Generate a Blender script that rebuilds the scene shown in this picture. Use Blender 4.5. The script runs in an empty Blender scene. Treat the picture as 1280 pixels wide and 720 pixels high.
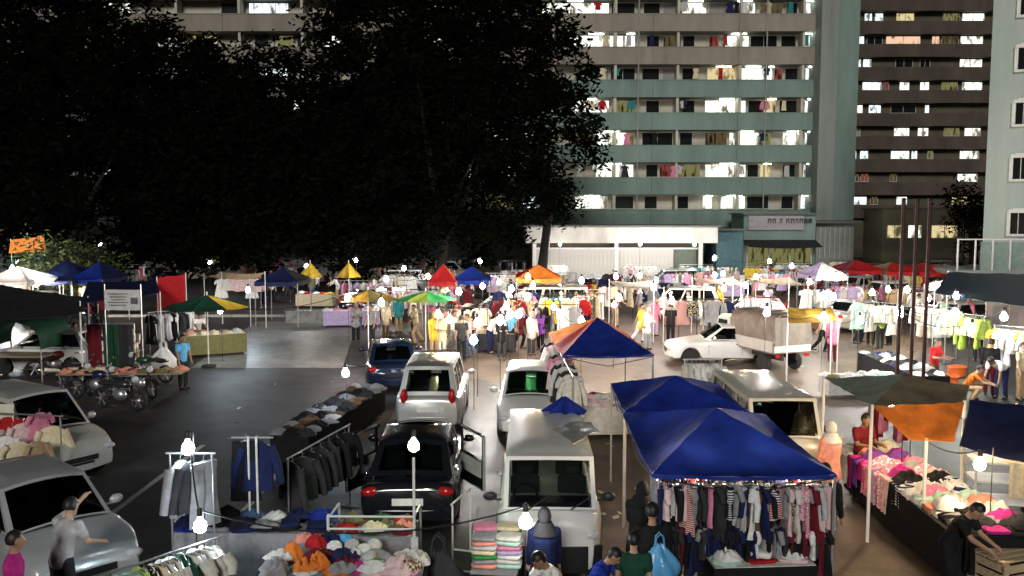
import bpy, bmesh, math, random
from mathutils import Vector, Matrix, noise
R = math.radians
random.seed(7)
scene = bpy.context.scene
col = scene.collection

# ---------------------------------------------------------------- camera
FPX, PITCH, CAMH = 1080.0, R(4.87), 5.4
cam_d = bpy.data.cameras.new('camera'); cam = bpy.data.objects.new('camera', cam_d); col.objects.link(cam)
cam_d.sensor_width = 36.0; cam_d.lens = FPX / 1280 * 36.0; cam_d.clip_end = 2000; cam_d.clip_start = .1
cam.location = (0, 0, CAMH); cam.rotation_euler = (R(90) - PITCH, 0, 0)
scene.camera = cam
# ---------------------------------------------------------------- night sky
SUN_EL, SUN_AZ = R(22), R(-7)          # the wash of flood light over the car park, from behind right
world = bpy.data.worlds.new('World'); scene.world = world; world.use_nodes = True
wn = world.node_tree; bg = wn.nodes['Background']
sky = wn.nodes.new('ShaderNodeTexSky'); sky.sky_type = 'NISHITA'; sky.sun_disc = False
sky.sun_elevation = SUN_EL; sky.sun_rotation = math.pi - SUN_AZ
wn.links.new(sky.outputs[0], bg.inputs[0]); bg.inputs[1].default_value = 0.003
sun_d = bpy.data.lights.new('sun', 'SUN'); sun = bpy.data.objects.new('sun', sun_d); col.objects.link(sun)
sun_d.energy = 1.5; sun_d.angle = R(14); sun_d.color = (1.0, .97, .92)
sdir = Vector((-math.sin(SUN_AZ) * math.cos(SUN_EL), math.cos(SUN_AZ) * math.cos(SUN_EL), -math.sin(SUN_EL)))
sun.rotation_euler = sdir.to_track_quat('-Z', 'Y').to_euler(); sun.location = (10, -20, 30)
scene.view_settings.view_transform = 'Standard'; scene.view_settings.look = 'None'
scene.view_settings.exposure = 0.0; scene.view_settings.gamma = 1.0; scene.view_settings.use_curve_mapping = False
cy = scene.cycles
cy.max_bounces = 5; cy.diffuse_bounces = 2; cy.glossy_bounces = 2; cy.transparent_max_bounces = 8; cy.transmission_bounces = 2
cy.sample_clamp_indirect = 4; cy.use_denoising = True; cy.use_light_tree = True
cy.caustics_reflective = False; cy.caustics_refractive = False

# ---------------------------------------------------------------- placing helpers
def ray(px, py):
    x = (px - 640) / FPX; z = -(py - 360) / FPX
    return Vector((x, math.cos(PITCH) + z * math.sin(PITCH), -math.sin(PITCH) + z * math.cos(PITCH)))
def at_z(px, py, z=0.0):
    r = ray(px, py); t = (z - CAMH) / r.z
    return Vector((r.x * t, r.y * t, z))
def at_y(px, py, Y):
    r = ray(px, py); t = Y / r.y
    return Vector((r.x * t, Y, CAMH + r.z * t))

# ---------------------------------------------------------------- materials
COL = dict(white=(.78,.78,.76), offwhite=(.66,.64,.58), grey=(.28,.28,.29), lightgrey=(.5,.5,.5), black=(.012,.012,.014),
  charcoal=(.035,.036,.04), navy=(.012,.018,.07), blue=(.012,.032,.27), skyblue=(.12,.42,.75), teal=(.03,.22,.24), green=(.04,.26,.07),
  darkgreen=(.015,.07,.04), olive=(.16,.15,.06), lime=(.42,.55,.1), yellow=(.78,.55,.06), mustard=(.55,.33,.05), orange=(.72,.2,.03),
  red=(.42,.016,.02), maroon=(.14,.012,.02), pink=(.72,.25,.38), magenta=(.5,.03,.24), lilac=(.5,.38,.6), purple=(.2,.06,.34),
  salmon=(.75,.3,.22), cream=(.72,.62,.42), tan=(.45,.31,.18), brown=(.13,.07,.035), palepink=(.75,.55,.55), mint=(.45,.7,.6), denim=(.06,.1,.2))
_m = {}
def mat(name, color, rough=.6, metal=0.0, var=.18, scale=4.0, bump=0.0, bscale=30.0, coat=0.0, stretch=(1,1,1), spec=.5, emit=0.0, ecol=None, sub=0):
    if name in _m: return _m[name]
    m = bpy.data.materials.new(name); m.use_nodes = True; nt = m.node_tree
    b = nt.nodes['Principled BSDF']
    b.inputs['Roughness'].default_value = rough; b.inputs['Metallic'].default_value = metal
    b.inputs['Specular IOR Level'].default_value = spec
    if coat: b.inputs['Coat Weight'].default_value = coat; b.inputs['Coat Roughness'].default_value = .06
    tc = nt.nodes.new('ShaderNodeTexCoord'); mp = nt.nodes.new('ShaderNodeMapping'); mp.inputs['Scale'].default_value = stretch
    nt.links.new(tc.outputs['Object'], mp.inputs['Vector'])
    n = nt.nodes.new('ShaderNodeTexNoise'); n.inputs['Scale'].default_value = scale; n.inputs['Detail'].default_value = 6; n.inputs['Roughness'].default_value = .65
    nt.links.new(mp.outputs[0], n.inputs['Vector'])
    r = nt.nodes.new('ShaderNodeMapRange'); r.inputs[1].default_value = .3; r.inputs[2].default_value = .7
    r.inputs[3].default_value = 1 - var; r.inputs[4].default_value = 1 + var
    nt.links.new(n.outputs['Fac'], r.inputs[0])
    mx = nt.nodes.new('ShaderNodeVectorMath'); mx.operation = 'SCALE'; mx.inputs[0].default_value = color[:3]
    nt.links.new(r.outputs[0], mx.inputs['Scale']); nt.links.new(mx.outputs[0], b.inputs['Base Color'])
    if bump:
        n2 = nt.nodes.new('ShaderNodeTexNoise'); n2.inputs['Scale'].default_value = bscale; n2.inputs['Detail'].default_value = 4
        nt.links.new(mp.outputs[0], n2.inputs['Vector'])
        bp = nt.nodes.new('ShaderNodeBump'); bp.inputs['Strength'].default_value = bump; bp.inputs['Distance'].default_value = .02
        nt.links.new(n2.outputs['Fac'], bp.inputs['Height']); nt.links.new(bp.outputs[0], b.inputs['Normal'])
    if emit:
        b.inputs['Emission Strength'].default_value = emit; b.inputs['Emission Color'].default_value = (*(ecol or color)[:3], 1)
    _m[name] = m
    return m
PAT = dict(striped_navy=('navy','white',0), striped_red=('red','offwhite',0), checked_brown=('brown','cream',1), checked_teal=('teal','white',1), printed_pink=('pink','white',2), printed_black=('black','cream',2))
def cloth(c):
    if c in PAT:
        if 'cloth_' + c in _m: return _m['cloth_' + c]
        a, b, k = PAT[c]; m = mat('cloth_' + c, COL[a], .85, var=.15, scale=9, bump=.5, bscale=14, spec=.2); nt = m.node_tree; P = nt.nodes['Principled BSDF']
        tc = nt.nodes.new('ShaderNodeTexCoord')
        if k == 0: t = nt.nodes.new('ShaderNodeTexWave'); t.bands_direction = 'Z'; t.inputs['Scale'].default_value = 7
        elif k == 1: t = nt.nodes.new('ShaderNodeTexChecker'); t.inputs['Scale'].default_value = 22
        else: t = nt.nodes.new('ShaderNodeTexVoronoi'); t.inputs['Scale'].default_value = 24
        nt.links.new(tc.outputs['Object'], t.inputs['Vector'])
        r = nt.nodes.new('ShaderNodeValToRGB'); r.color_ramp.elements[0].position = .38; r.color_ramp.elements[1].position = .46
        r.color_ramp.elements[0].color = (*COL[b], 1); r.color_ramp.elements[1].color = (*COL[a], 1)
        nt.links.new(t.outputs['Distance' if k == 2 else 'Fac'], r.inputs[0]); nt.links.new(r.outputs[0], P.inputs['Base Color'])
        return m
    return mat('cloth_' + c, COL[c], .85, var=.22, scale=9, bump=.5, bscale=14, spec=.2)
def tarpm(c):
    if 'tarp_' + c in _m: return _m['tarp_' + c]
    m = mat('tarp_' + c, COL[c], .68, var=.38, scale=2.2, bump=.9, bscale=5, spec=.22); nt = m.node_tree   # thin sheet: some light comes through
    b = nt.nodes['Principled BSDF']; t = nt.nodes.new('ShaderNodeBsdfTranslucent'); mx = nt.nodes.new('ShaderNodeMixShader'); mx.inputs[0].default_value = .10
    nt.links.new(b.inputs['Base Color'].links[0].from_socket, t.inputs[0])
    nt.links.new(b.outputs[0], mx.inputs[1]); nt.links.new(t.outputs[0], mx.inputs[2]); nt.links.new(mx.outputs[0], nt.nodes['Material Output'].inputs[0])
    return m
def paint(c, k=1.0, metal=0.0):
    rgb = COL[c] if isinstance(c, str) else c
    return mat('paint_%s_%.1f' % (c if isinstance(c, str) else '%.2f_%.2f_%.2f' % c, metal), tuple(v * k for v in rgb), .28, metal=metal, var=.05, scale=2, coat=.6)
def emitter(name, color, strength):
    if name in _m: return _m[name]
    m = bpy.data.materials.new(name); m.use_nodes = True; nt = m.node_tree; nt.nodes.clear()
    o = nt.nodes.new('ShaderNodeOutputMaterial'); e = nt.nodes.new('ShaderNodeEmission')
    e.inputs[0].default_value = (*color, 1); e.inputs[1].default_value = strength
    nt.links.new(e.outputs[0], o.inputs[0]); _m[name] = m
    return m
def glow_pane(name, color, strength, sx=1.1):
    """a glowing pane with curtain folds; on balconies the glow stands in for lamp-lit wall"""
    if name in _m: return _m[name]
    m = bpy.data.materials.new(name); m.use_nodes = True; nt = m.node_tree; nt.nodes.clear()
    o = nt.nodes.new('ShaderNodeOutputMaterial'); e = nt.nodes.new('ShaderNodeEmission')
    tc = nt.nodes.new('ShaderNodeTexCoord'); oi = nt.nodes.new('ShaderNodeObjectInfo')
    ad = nt.nodes.new('ShaderNodeVectorMath'); ad.operation = 'ADD'
    sc_ = nt.nodes.new('ShaderNodeVectorMath'); sc_.operation = 'SCALE'; sc_.inputs[0].default_value = (37, 11, 53)
    nt.links.new(oi.outputs['Random'], sc_.inputs['Scale']); nt.links.new(tc.outputs['Object'], ad.inputs[0]); nt.links.new(sc_.outputs[0], ad.inputs[1])
    mp = nt.nodes.new('ShaderNodeMapping'); mp.inputs['Scale'].default_value = (sx, 1, .55); nt.links.new(ad.outputs[0], mp.inputs[0])
    n = nt.nodes.new('ShaderNodeTexNoise'); n.inputs['Scale'].default_value = 1.6; n.inputs['Detail'].default_value = 3
    nt.links.new(mp.outputs[0], n.inputs['Vector'])
    r = nt.nodes.new('ShaderNodeValToRGB'); r.color_ramp.elements[0].position = .36; r.color_ramp.elements[0].color = (color[0]*.12, color[1]*.11, color[2]*.08, 1)
    r.color_ramp.elements[1].position = .50; r.color_ramp.elements[1].color = (*color, 1)
    nt.links.new(n.outputs['Fac'], r.inputs[0]); nt.links.new(r.outputs[0], e.inputs[0]); e.inputs[1].default_value = strength
    nt.links.new(e.outputs[0], o.inputs[0]); _m[name] = m
    return m
def glassmat(name='car_glass', tint=(.22,.26,.25)):
    if name in _m: return _m[name]
    m = bpy.data.materials.new(name); m.use_nodes = True; nt = m.node_tree; nt.nodes.clear()
    o = nt.nodes.new('ShaderNodeOutputMaterial'); t = nt.nodes.new('ShaderNodeBsdfTransparent'); t.inputs[0].default_value = (*tint, 1)
    g = nt.nodes.new('ShaderNodeBsdfGlossy'); g.inputs['Roughness'].default_value = .03
    f = nt.nodes.new('ShaderNodeFresnel'); f.inputs[0].default_value = 1.5
    mx = nt.nodes.new('ShaderNodeMixShader'); nt.links.new(f.outputs[0], mx.inputs[0]); nt.links.new(t.outputs[0], mx.inputs[1]); nt.links.new(g.outputs[0], mx.inputs[2])
    nt.links.new(mx.outputs[0], o.inputs[0]); _m[name] = m
    return m
STEEL = mat('steel', (.55,.56,.58), .35, .8, var=.15)
WHITEMETAL = mat('white_metal', (.7,.7,.68), .4, .0, var=.12)
RUBBER = mat('rubber', (.015,.015,.016), .8)
DARKM = mat('dark_metal', (.04,.035,.035), .5, .5)
PLASTIC = mat('black_plastic', (.02,.02,.022), .45)

# ---------------------------------------------------------------- mesh helpers
class MB:
    def __init__(s): s.bm = bmesh.new()
    def face(s, pts):
        return s.bm.faces.new([s.bm.verts.new(p) for p in pts])
    def box(s, c, d, rz=0.0, M=None):
        M = M or (Matrix.Translation(c) @ Matrix.Rotation(rz, 4, 'Z'))
        v = [s.bm.verts.new(M @ Vector((x*d[0]/2, y*d[1]/2, z*d[2]/2))) for z in (-1,1) for y in (-1,1) for x in (-1,1)]
        for f in ((0,2,3,1),(4,5,7,6),(0,1,5,4),(2,6,7,3),(0,4,6,2),(1,3,7,5)): s.bm.faces.new([v[i] for i in f])
        return s
    def boxm(s, lo, hi):
        return s.box([(a+b)/2 for a, b in zip(lo, hi)], [b-a for a, b in zip(lo, hi)])
    def tube(s, pts, r, n=8, r2=None, cap=True, sx=1.0):
        pts = [Vector(p) for p in pts]; rings = []
        for i, p in enumerate(pts):
            d = (pts[min(i+1, len(pts)-1)] - pts[max(i-1, 0)]).normalized()
            a = Vector((1,0,0)) if abs(d.x) < .9 else Vector((0,1,0))
            u = (a - d*a.dot(d)).normalized(); w = d.cross(u)
            k = i / max(1, len(pts)-1)
            rr = (r[i] if isinstance(r, (list, tuple)) else (r if r2 is None else r + (r2-r)*k))
            rings.append([s.bm.verts.new(p + u*math.cos(2*math.pi*j/n)*rr*sx + w*math.sin(2*math.pi*j/n)*rr) for j in range(n)])
        for a, b in zip(rings, rings[1:]):
            for j in range(n): s.bm.faces.new((a[j], a[(j+1)%n], b[(j+1)%n], b[j]))
        if cap:
            s.bm.faces.new(rings[0][::-1]); s.bm.faces.new(rings[-1])
        return s
    def lathe(s, prof, n=16, M=None):
        M = M or Matrix(); rings = []
        for r, z in prof:
            rings.append([s.bm.verts.new(M @ Vector((r*math.cos(2*math.pi*j/n), r*math.sin(2*math.pi*j/n), z))) for j in range(n)])
        for a, b in zip(rings, rings[1:]):
            for j in range(n): s.bm.faces.new((a[j], a[(j+1)%n], b[(j+1)%n], b[j]))
        s.bm.faces.new(rings[0][::-1]); s.bm.faces.new(rings[-1])
        return s
    def grid(s, fn, nu, nv):
        v = [[s.bm.verts.new(fn(i/nu, j/nv)) for i in range(nu+1)] for j in range(nv+1)]
        for j in range(nv):
            for i in range(nu): s.bm.faces.new((v[j][i], v[j][i+1], v[j+1][i+1], v[j+1][i]))
        return s
    def ell(s, c, d, n=10, M=None):
        M = M or Matrix.Translation(c)
        mm = M @ Matrix.Diagonal((*d, 1))
        bmesh.ops.create_uvsphere(s.bm, u_segments=n, v_segments=max(5, n*2//3), radius=1, matrix=mm)
        return s
    def mesh(s, name, smooth=None, weld=False, solid=0.0):
        if weld: bmesh.ops.remove_doubles(s.bm, verts=s.bm.verts, dist=1e-4)
        bmesh.ops.recalc_face_normals(s.bm, faces=s.bm.faces)
        if solid:
            geom = bmesh.ops.solidify(s.bm, geom=s.bm.faces[:], thickness=solid)
        me = bpy.data.meshes.new(name); s.bm.to_mesh(me); s.bm.free()
        if smooth is not None:
            me.polygons.foreach_set('use_smooth', [True]*len(me.polygons))
            me.set_sharp_from_angle(angle=R(smooth))
        me.materials.append(None)
        return me
    def build(s, name, m, parent=None, smooth=None, weld=False, solid=0.0, loc=None):
        return add(name, s.mesh(name, smooth, weld, solid), m, parent, loc)
def add(name, me, m, parent=None, loc=None, rz=0.0):
    o = bpy.data.objects.new(name, me); col.objects.link(o)
    if me and m:
        if not me.materials: me.materials.append(None)
        o.material_slots[0].link = 'OBJECT'; o.material_slots[0].material = m
    if parent: o.parent = parent
    if loc is not None: o.location = loc
    if rz: o.rotation_euler.z = rz
    return o
def tag(o, label=None, cat=None, group=None, kind=None):
    if label: o['label'] = label
    if cat: o['category'] = cat
    if group: o['group'] = group
    if kind: o['kind'] = kind
    return o
def thing(name, label, cat, loc=(0,0,0), rz=0.0, group=None):
    o = bpy.data.objects.new(name, None); col.objects.link(o)
    o.location = loc; o.rotation_euler.z = rz; o.empty_display_size = .2
    return tag(o, label, cat, group)
# ---------------------------------------------------------------- ground
def ground_mat(name, c1, c2, rough, bump, sc=.6):
    m = bpy.data.materials.new(name); m.use_nodes = True; nt = m.node_tree; b = nt.nodes['Principled BSDF']
    tc = nt.nodes.new('ShaderNodeTexCoord')
    n1 = nt.nodes.new('ShaderNodeTexNoise'); n1.inputs['Scale'].default_value = sc; n1.inputs['Detail'].default_value = 9; n1.inputs['Roughness'].default_value = .7
    n2 = nt.nodes.new('ShaderNodeTexNoise'); n2.inputs['Scale'].default_value = 60; n2.inputs['Detail'].default_value = 3
    n3 = nt.nodes.new('ShaderNodeTexNoise'); n3.inputs['Scale'].default_value = sc*3.1; n3.inputs['Detail'].default_value = 5
    for n in (n1, n2, n3): nt.links.new(tc.outputs['Object'], n.inputs['Vector'])
    r = nt.nodes.new('ShaderNodeValToRGB'); r.color_ramp.elements[0].position = .36; r.color_ramp.elements[1].position = .64
    r.color_ramp.elements[0].color = (*c1, 1); r.color_ramp.elements[1].color = (*c2, 1)
    nt.links.new(n1.outputs['Fac'], r.inputs[0]); 
    mx = nt.nodes.new('ShaderNodeMixRGB'); mx.blend_type = 'MULTIPLY'; mx.inputs[0].default_value = .6
    nt.links.new(r.outputs[0], mx.inputs[1]); nt.links.new(n2.outputs['Color'], mx.inputs[2])
    r2 = nt.nodes.new('ShaderNodeValToRGB'); r2.color_ramp.elements[0].position = .44; r2.color_ramp.elements[1].position = .5
    r2.color_ramp.elements[0].color = (.55,.52,.5,1); r2.color_ramp.elements[1].color = (1,1,1,1)
    nt.links.new(n3.outputs['Fac'], r2.inputs[0])
    mx2 = nt.nodes.new('ShaderNodeMixRGB'); mx2.blend_type = 'MULTIPLY'; mx2.inputs[0].default_value = .7
    nt.links.new(mx.outputs[0], mx2.inputs[1]); nt.links.new(r2.outputs[0], mx2.inputs[2]); nt.links.new(mx2.outputs[0], b.inputs['Base Color'])
    rr = nt.nodes.new('ShaderNodeMapRange'); rr.inputs[3].default_value = rough-.18; rr.inputs[4].default_value = rough+.15
    nt.links.new(n3.outputs['Fac'], rr.inputs[0]); nt.links.new(rr.outputs[0], b.inputs['Roughness'])
    bp = nt.nodes.new('ShaderNodeBump'); bp.inputs['Strength'].default_value = bump; bp.inputs['Distance'].default_value = .01
    nt.links.new(n2.outputs['Fac'], bp.inputs['Height']); nt.links.new(bp.outputs[0], b.inputs['Normal'])
    return m
ASPH = ground_mat('asphalt', (.022,.023,.025), (.085,.083,.08), .55, .5, .45)
PATH = ground_mat('worn_paving', (.12,.09,.066), (.225,.172,.128), .6, .3, .5)
CONC = ground_mat('pale_concrete', (.26,.26,.24), (.42,.42,.39), .5, .2, .8)
def sheet(name, pts, z, m):
    mb = MB(); mb.face([(x, y, 0) for x, y in pts]); o = mb.build(name, m); o.location.z = z
    return tag(o, kind='structure')
sheet('ground', [(-400,-60),(400,-60),(400,500),(-400,500)], 0, ASPH)
def ragged(pts, step=.9, amp=.35):
    out = []
    for a, b in zip(pts, pts[1:]+pts[:1]):
        a, b = Vector((*a,0)), Vector((*b,0)); n = max(1, int((b-a).length/step))
        for i in range(n):
            p = a.lerp(b, i/n); out.append((p.x+amp*noise.noise(p*.9), p.y+amp*noise.noise(p*.9+Vector((9,4,2)))))
    return out
sheet('market_path', ragged([(1.35,4),(3.9,4),(6.4,10),(9.5,22),(14,30),(22,44),(26,62),(-6,62),(-5,44),(-3.4,30),(0.1,27),(1.5,21.5),(1.45,12)]), .004, PATH)
A_, B_, C_, D_ = at_z(238,460), at_z(428,460), at_z(447,402), at_z(320,402)
sheet('concrete_apron', [(A_.x,A_.y),(B_.x,B_.y),(C_.x,C_.y),(D_.x,D_.y)], .006, CONC)
WORN = mat('road_paint', (.55,.55,.52), .7, var=.4, scale=12)
for i in range(6):
    mb = MB(); mb.face([(-.06,-2.4,0),(.06,-2.4,0),(.06,2.4,0),(-.06,2.4,0)])
    o = mb.build('bay_line', WORN, loc=(-9.6+i*2.35, 17.5 if i < 3 else 26.5, .005)); tag(o, kind='structure')
mb = MB()
for i in range(26): mb.box((-32+i*.93, 0, .06), (.9,.16,.12))
tag(mb.build('kerb', mat('kerb_concrete', (.36,.35,.33), .8, bump=.3), loc=(0,45.4,0)), kind='structure')

# ---------------------------------------------------------------- the long block of flats
FY = 76.0
TEAL = mat('teal_render', (.185,.265,.235), .85, var=.22, scale=.5, stretch=(1.2,1,.25), bump=.1)
TAUPE = mat('taupe_render', (.28,.25,.205), .85, var=.24, scale=.5, stretch=(1.2,1,.25), bump=.1)
BACKW = mat('corridor_wall', (.55,.52,.43), .85, var=.15, scale=.7)
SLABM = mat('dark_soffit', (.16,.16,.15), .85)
FRAME = mat('window_frame', (.55,.55,.5), .5)
DARKG = mat('dark_window', (.01,.012,.013), .12, var=.1)
ROOMS = dict(L=glow_pane('lit_white', (.97,.99,.86), 1.6), W=glow_pane('lit_warm', (.98,.8,.42), .8), C=glow_pane('lit_cool', (.86,.97,1.0), 1.5),
             Y=glow_pane('lit_dim_olive', (.42,.40,.16), .45, 2.5), R=glow_pane('lit_dim_red', (.5,.12,.1), .4, 2.0), G=mat('door_grey', (.3,.29,.26), .7), D=DARKG,
             B=glow_pane('lit_dim_brown', (.28,.2,.1), .35, 3.0), P=glow_pane('lit_pink', (1.0,.62,.42), 1.0))
def window(parent, x0, x1, z0, z1, y, kind, mull=None):
    f = .06; w = x1-x0; h = z1-z0
    mb = MB()
    mb.boxm((-w/2,-.05,0),(-w/2+f,.05,h)).boxm((w/2-f,-.05,0),(w/2,.05,h)).boxm((-w/2+f,-.05,h-f),(w/2-f,.05,h)).boxm((-w/2+f,-.05,0),(w/2-f,.05,f))
    n = mull if mull is not None else max(1, int(w/1.1))
    for k in range(1, n): mb.boxm((-w/2+w*k/n-.025,-.04,f),(-w/2+w*k/n+.025,.04,h-f))
    o = mb.build('window', FRAME, parent, loc=((x0+x1)/2, y, z0))
    p = MB(); p.boxm((-w/2+f,-.015,f),(w/2-f,.005,h-f)); p.build('pane', ROOMS[kind], o)
    return o
BX0, BX1 = -62.0, 27.0
block = thing('apartment_block', 'long block of flats with teal and taupe parapet bands and lit corridors', 'building', (0, FY, 0))
mb = MB(); mb.boxm((BX0,1.5,0),(BX1,12,33)); mb.build('wall', BACKW, block)
mb = MB(); mb.boxm((BX0,0.02,0),(BX1-4,1.5,4.35)); mb.build('ground_floor', mat('podium', (.06,.075,.07), .8, var=.2), block)
NF = 9
def pz(k): return 5.75 + 2.8*k
for k in range(NF):
    top = pz(k)
    mb = MB(); seg = 12; L = (BX1-BX0)/seg
    for i in range(seg): mb.boxm((BX0+i*L+.015,0,top-1.42),(BX0+(i+1)*L-.015,.14,top))
    mb.boxm((BX0,-.05,top),(BX1,.2,top+.07))
    mb.build('parapet', TAUPE if k >= 5 else TEAL, block)
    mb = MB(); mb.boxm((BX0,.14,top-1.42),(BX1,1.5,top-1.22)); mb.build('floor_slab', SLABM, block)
def fx(px, k):                      # facade x of a picture column at floor k
    return at_y(px, 254-41*k, FY).x
FL = {   # floor: (x0, x1, kind) in picture columns
 0: [(720,762,'L'),(765,795,'D'),(808,825,'D'),(850,865,'D'),(882,895,'L'),(905,937,'L'),(938,967,'D'),(982,998,'D'),(1003,1019,'C')],
 1: [(742,795,'L'),(810,826,'D'),(827,849,'R'),(852,880,'Y'),(885,938,'L'),(939,954,'D'),(955,969,'W'),(984,1003,'D'),(1010,1020,'C')],
 2: [(722,744,'B'),(745,786,'L'),(787,796,'Y'),(805,845,'D'),(853,870,'D'),(885,914,'B'),(916,955,'L'),(957,970,'Y'),(984,1005,'L'),(1012,1020,'C')],
 3: [(711,764,'L'),(766,797,'Y'),(810,828,'D'),(843,856,'G'),(857,873,'D'),(885,938,'L'),(940,958,'D'),(960,976,'W'),(980,1006,'D'),(1012,1020,'C')],
 4: [(742,763,'G'),(765,797,'D'),(805,828,'D'),(831,854,'G'),(856,872,'D'),(888,926,'W'),(927,962,'L'),(963,972,'L'),(973,985,'R'),(987,1012,'D'),(1013,1021,'C')],
 5: [(711,782,'L'),(783,797,'L'),(811,828,'D'),(832,856,'B'),(857,873,'D'),(890,904,'R'),(911,942,'L'),(943,978,'D'),(982,1002,'D'),(1006,1021,'C')],
 6: [(676,764,'L'),(766,797,'D'),(807,829,'D'),(832,854,'G'),(856,888,'L'),(890,917,'G'),(918,950,'L'),(955,985,'B'),(990,1004,'D'),(1006,1022,'C')],
 7: [(760,800,'L'),(850,900,'L'),(950,980,'D')]}
rnd = random.Random(3)
def tube(a, b, k, kd):              # fluorescent tube under the corridor ceiling
    w = min(1.3, (b-a)*.7); x = (a+b)/2; mb = MB(); mb.tube([(x-w/2,.75,pz(k)+1.28),(x+w/2,.75,pz(k)+1.28)], .025, 6)
    mb.build('tube_light', emitter('tube_'+kd, (1.0,.85,.6) if kd == 'W' else (.95,1.0,.90), 34), block)
for k, ws in FL.items():
    for x0, x1, kd in ws:
        a, b = fx(x0, k), fx(x1, k)
        window(block, a, b, pz(k)+.12, pz(k)+1.30, 1.43, kd)  # bright kinds are balcony wall, its lamp light put into a glowing pane
        if kd in 'LCW': tube(a, b, k, kd)
for k in range(0, 8):               # the bays behind the tree, glimpsed through its gaps
    x = -40.0
    while x < 2.0:
        w = rnd.uniform(1.3, 3.6)
        if rnd.random() < .7: window(block, x, x+w, pz(k)+.12, pz(k)+1.30, 1.43, rnd.choice('LLLCDDYWDG'))
        x += w + rnd.uniform(.15, .9)
for i in range(16):
    x = BX0 + 5.5*i
    for k in range(NF):
        pass
mb = MB()
for i in range(17):
    x = BX0+.4+5.42*i; mb.boxm((x,.2,4.4),(x+.22,1.42,32))
mb.build('party_wall', BACKW, block)
# drain pipes down the facade
for px in (797, 956):
    x = at_y(px, 150, FY).x; mb = MB(); mb.tube([(x,-.14,4.6),(x,-.14,32)], .06, 8); mb.build('drain_pipe', mat('pipe_grey', (.3,.32,.3), .6), block)

# stair tower between the two blocks
a = at_y(1022,150,FY-1.2).x; c = at_y(1043,150,FY-1.2).x; b = at_y(1071,150,FY-1.2).x
tw = thing('stair_tower', 'plain grey and teal stair tower rising between the two blocks of flats', 'tower', (0, FY-1.2, 0))
mb = MB(); mb.boxm((a,-.35,4.9),(c,9,34)); mb.build('grey_fin', mat('grey_render', (.24,.27,.245), .85, var=.2, scale=.5, stretch=(1.5,1,.2)), tw)
mb = MB(); mb.boxm((c,0,4.9),(b,9,34)); mb.build('wall', TEAL, tw)
mb = MB(); mb.boxm((a-.3,-1.0,4.65),(b+.4,3,4.88)); mb.build('canopy_slab', SLABM, tw)
mb = MB(); mb.boxm((a+.1,-.2,0),(b,6,4.64)); mb.build('base', mat('base_render', (.3,.32,.3), .8), tw)
for i in range(7):
    x = a+.4+i*(b-a-.8)/6; mb = MB(); mb.boxm((x-.04,-.32,1.6),(x+.04,-.22,4.3)); mb.build('screen_bar', FRAME, tw)

# the further brownish block; its weaker light is put into the dark colours
GY = 108.0
DARKP = mat('dimmed_brown_render', (.085,.066,.052), .9, var=.35, scale=.4, stretch=(1,1,.4))
DARKW = mat('dimmed_wall', (.10,.088,.06), .9, var=.3, scale=.5)
far = thing('apartment_block', 'dark brown further block of flats with narrow lit corridors', 'building', (0, GY, 0))
gx0, gx1 = at_y(1060,120,GY).x, at_y(1262,120,GY).x
mb = MB(); mb.boxm((gx0,1.2,0),(gx1,12,44)); mb.build('wall', DARKW, far)
def gz(k): return at_y(1150, 257-28.9*k, GY).z
for k in range(11):
    mb = MB(); z = gz(k)
    mb.boxm((gx0,0,z-1.55),(gx1,.2,z)); mb.build('parapet', DARKP, far)
    mb = MB(); mb.boxm((gx0,.2,z-1.55),(gx1,1.2,z-1.4)); mb.build('floor_slab', DARKW, far)
BK = {0:[(1068,1088,'C'),(1092,1102,'B'),(1125,1139,'L'),(1195,1218,'W')], 1:[(1069,1078,'B'),(1080,1090,'R'),(1117,1126,'B'),(1202,1228,'L')],
 2:[(1070,1075,'C'),(1079,1090,'C'),(1118,1142,'L'),(1144,1152,'C'),(1164,1172,'Y'),(1205,1230,'L')], 3:[(1071,1080,'G'),(1122,1142,'L'),(1152,1166,'L'),(1185,1205,'Y'),(1211,1232,'L')],
 4:[(1070,1083,'L'),(1090,1106,'C'),(1118,1150,'D'),(1161,1167,'C')], 5:[(1072,1077,'C'),(1082,1107,'C'),(1108,1116,'R'),(1129,1142,'L'),(1155,1167,'L'),(1182,1203,'Y'),(1208,1234,'L')],
 6:[(1072,1081,'C'),(1083,1094,'C'),(1124,1146,'D'),(1155,1168,'D'),(1205,1234,'L')], 7:[(1075,1085,'C'),(1088,1108,'D'),(1112,1156,'P'),(1170,1180,'P'),(1182,1204,'B'),(1206,1235,'L')],
 8:[(1085,1095,'C'),(1098,1109,'C'),(1125,1148,'W'),(1184,1206,'Y'),(1208,1237,'L')], 9:[(1080,1100,'C'),(1150,1170,'L'),(1208,1237,'L')]}
for k, ws in BK.items():
    for x0, x1, kd in ws:
        yy = 250-28.9*k
        window(far, at_y(x0,yy,GY).x, at_y(x1,yy,GY).x, gz(k)+.1, gz(k)+1.15, 1.12, kd, 2)

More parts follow.
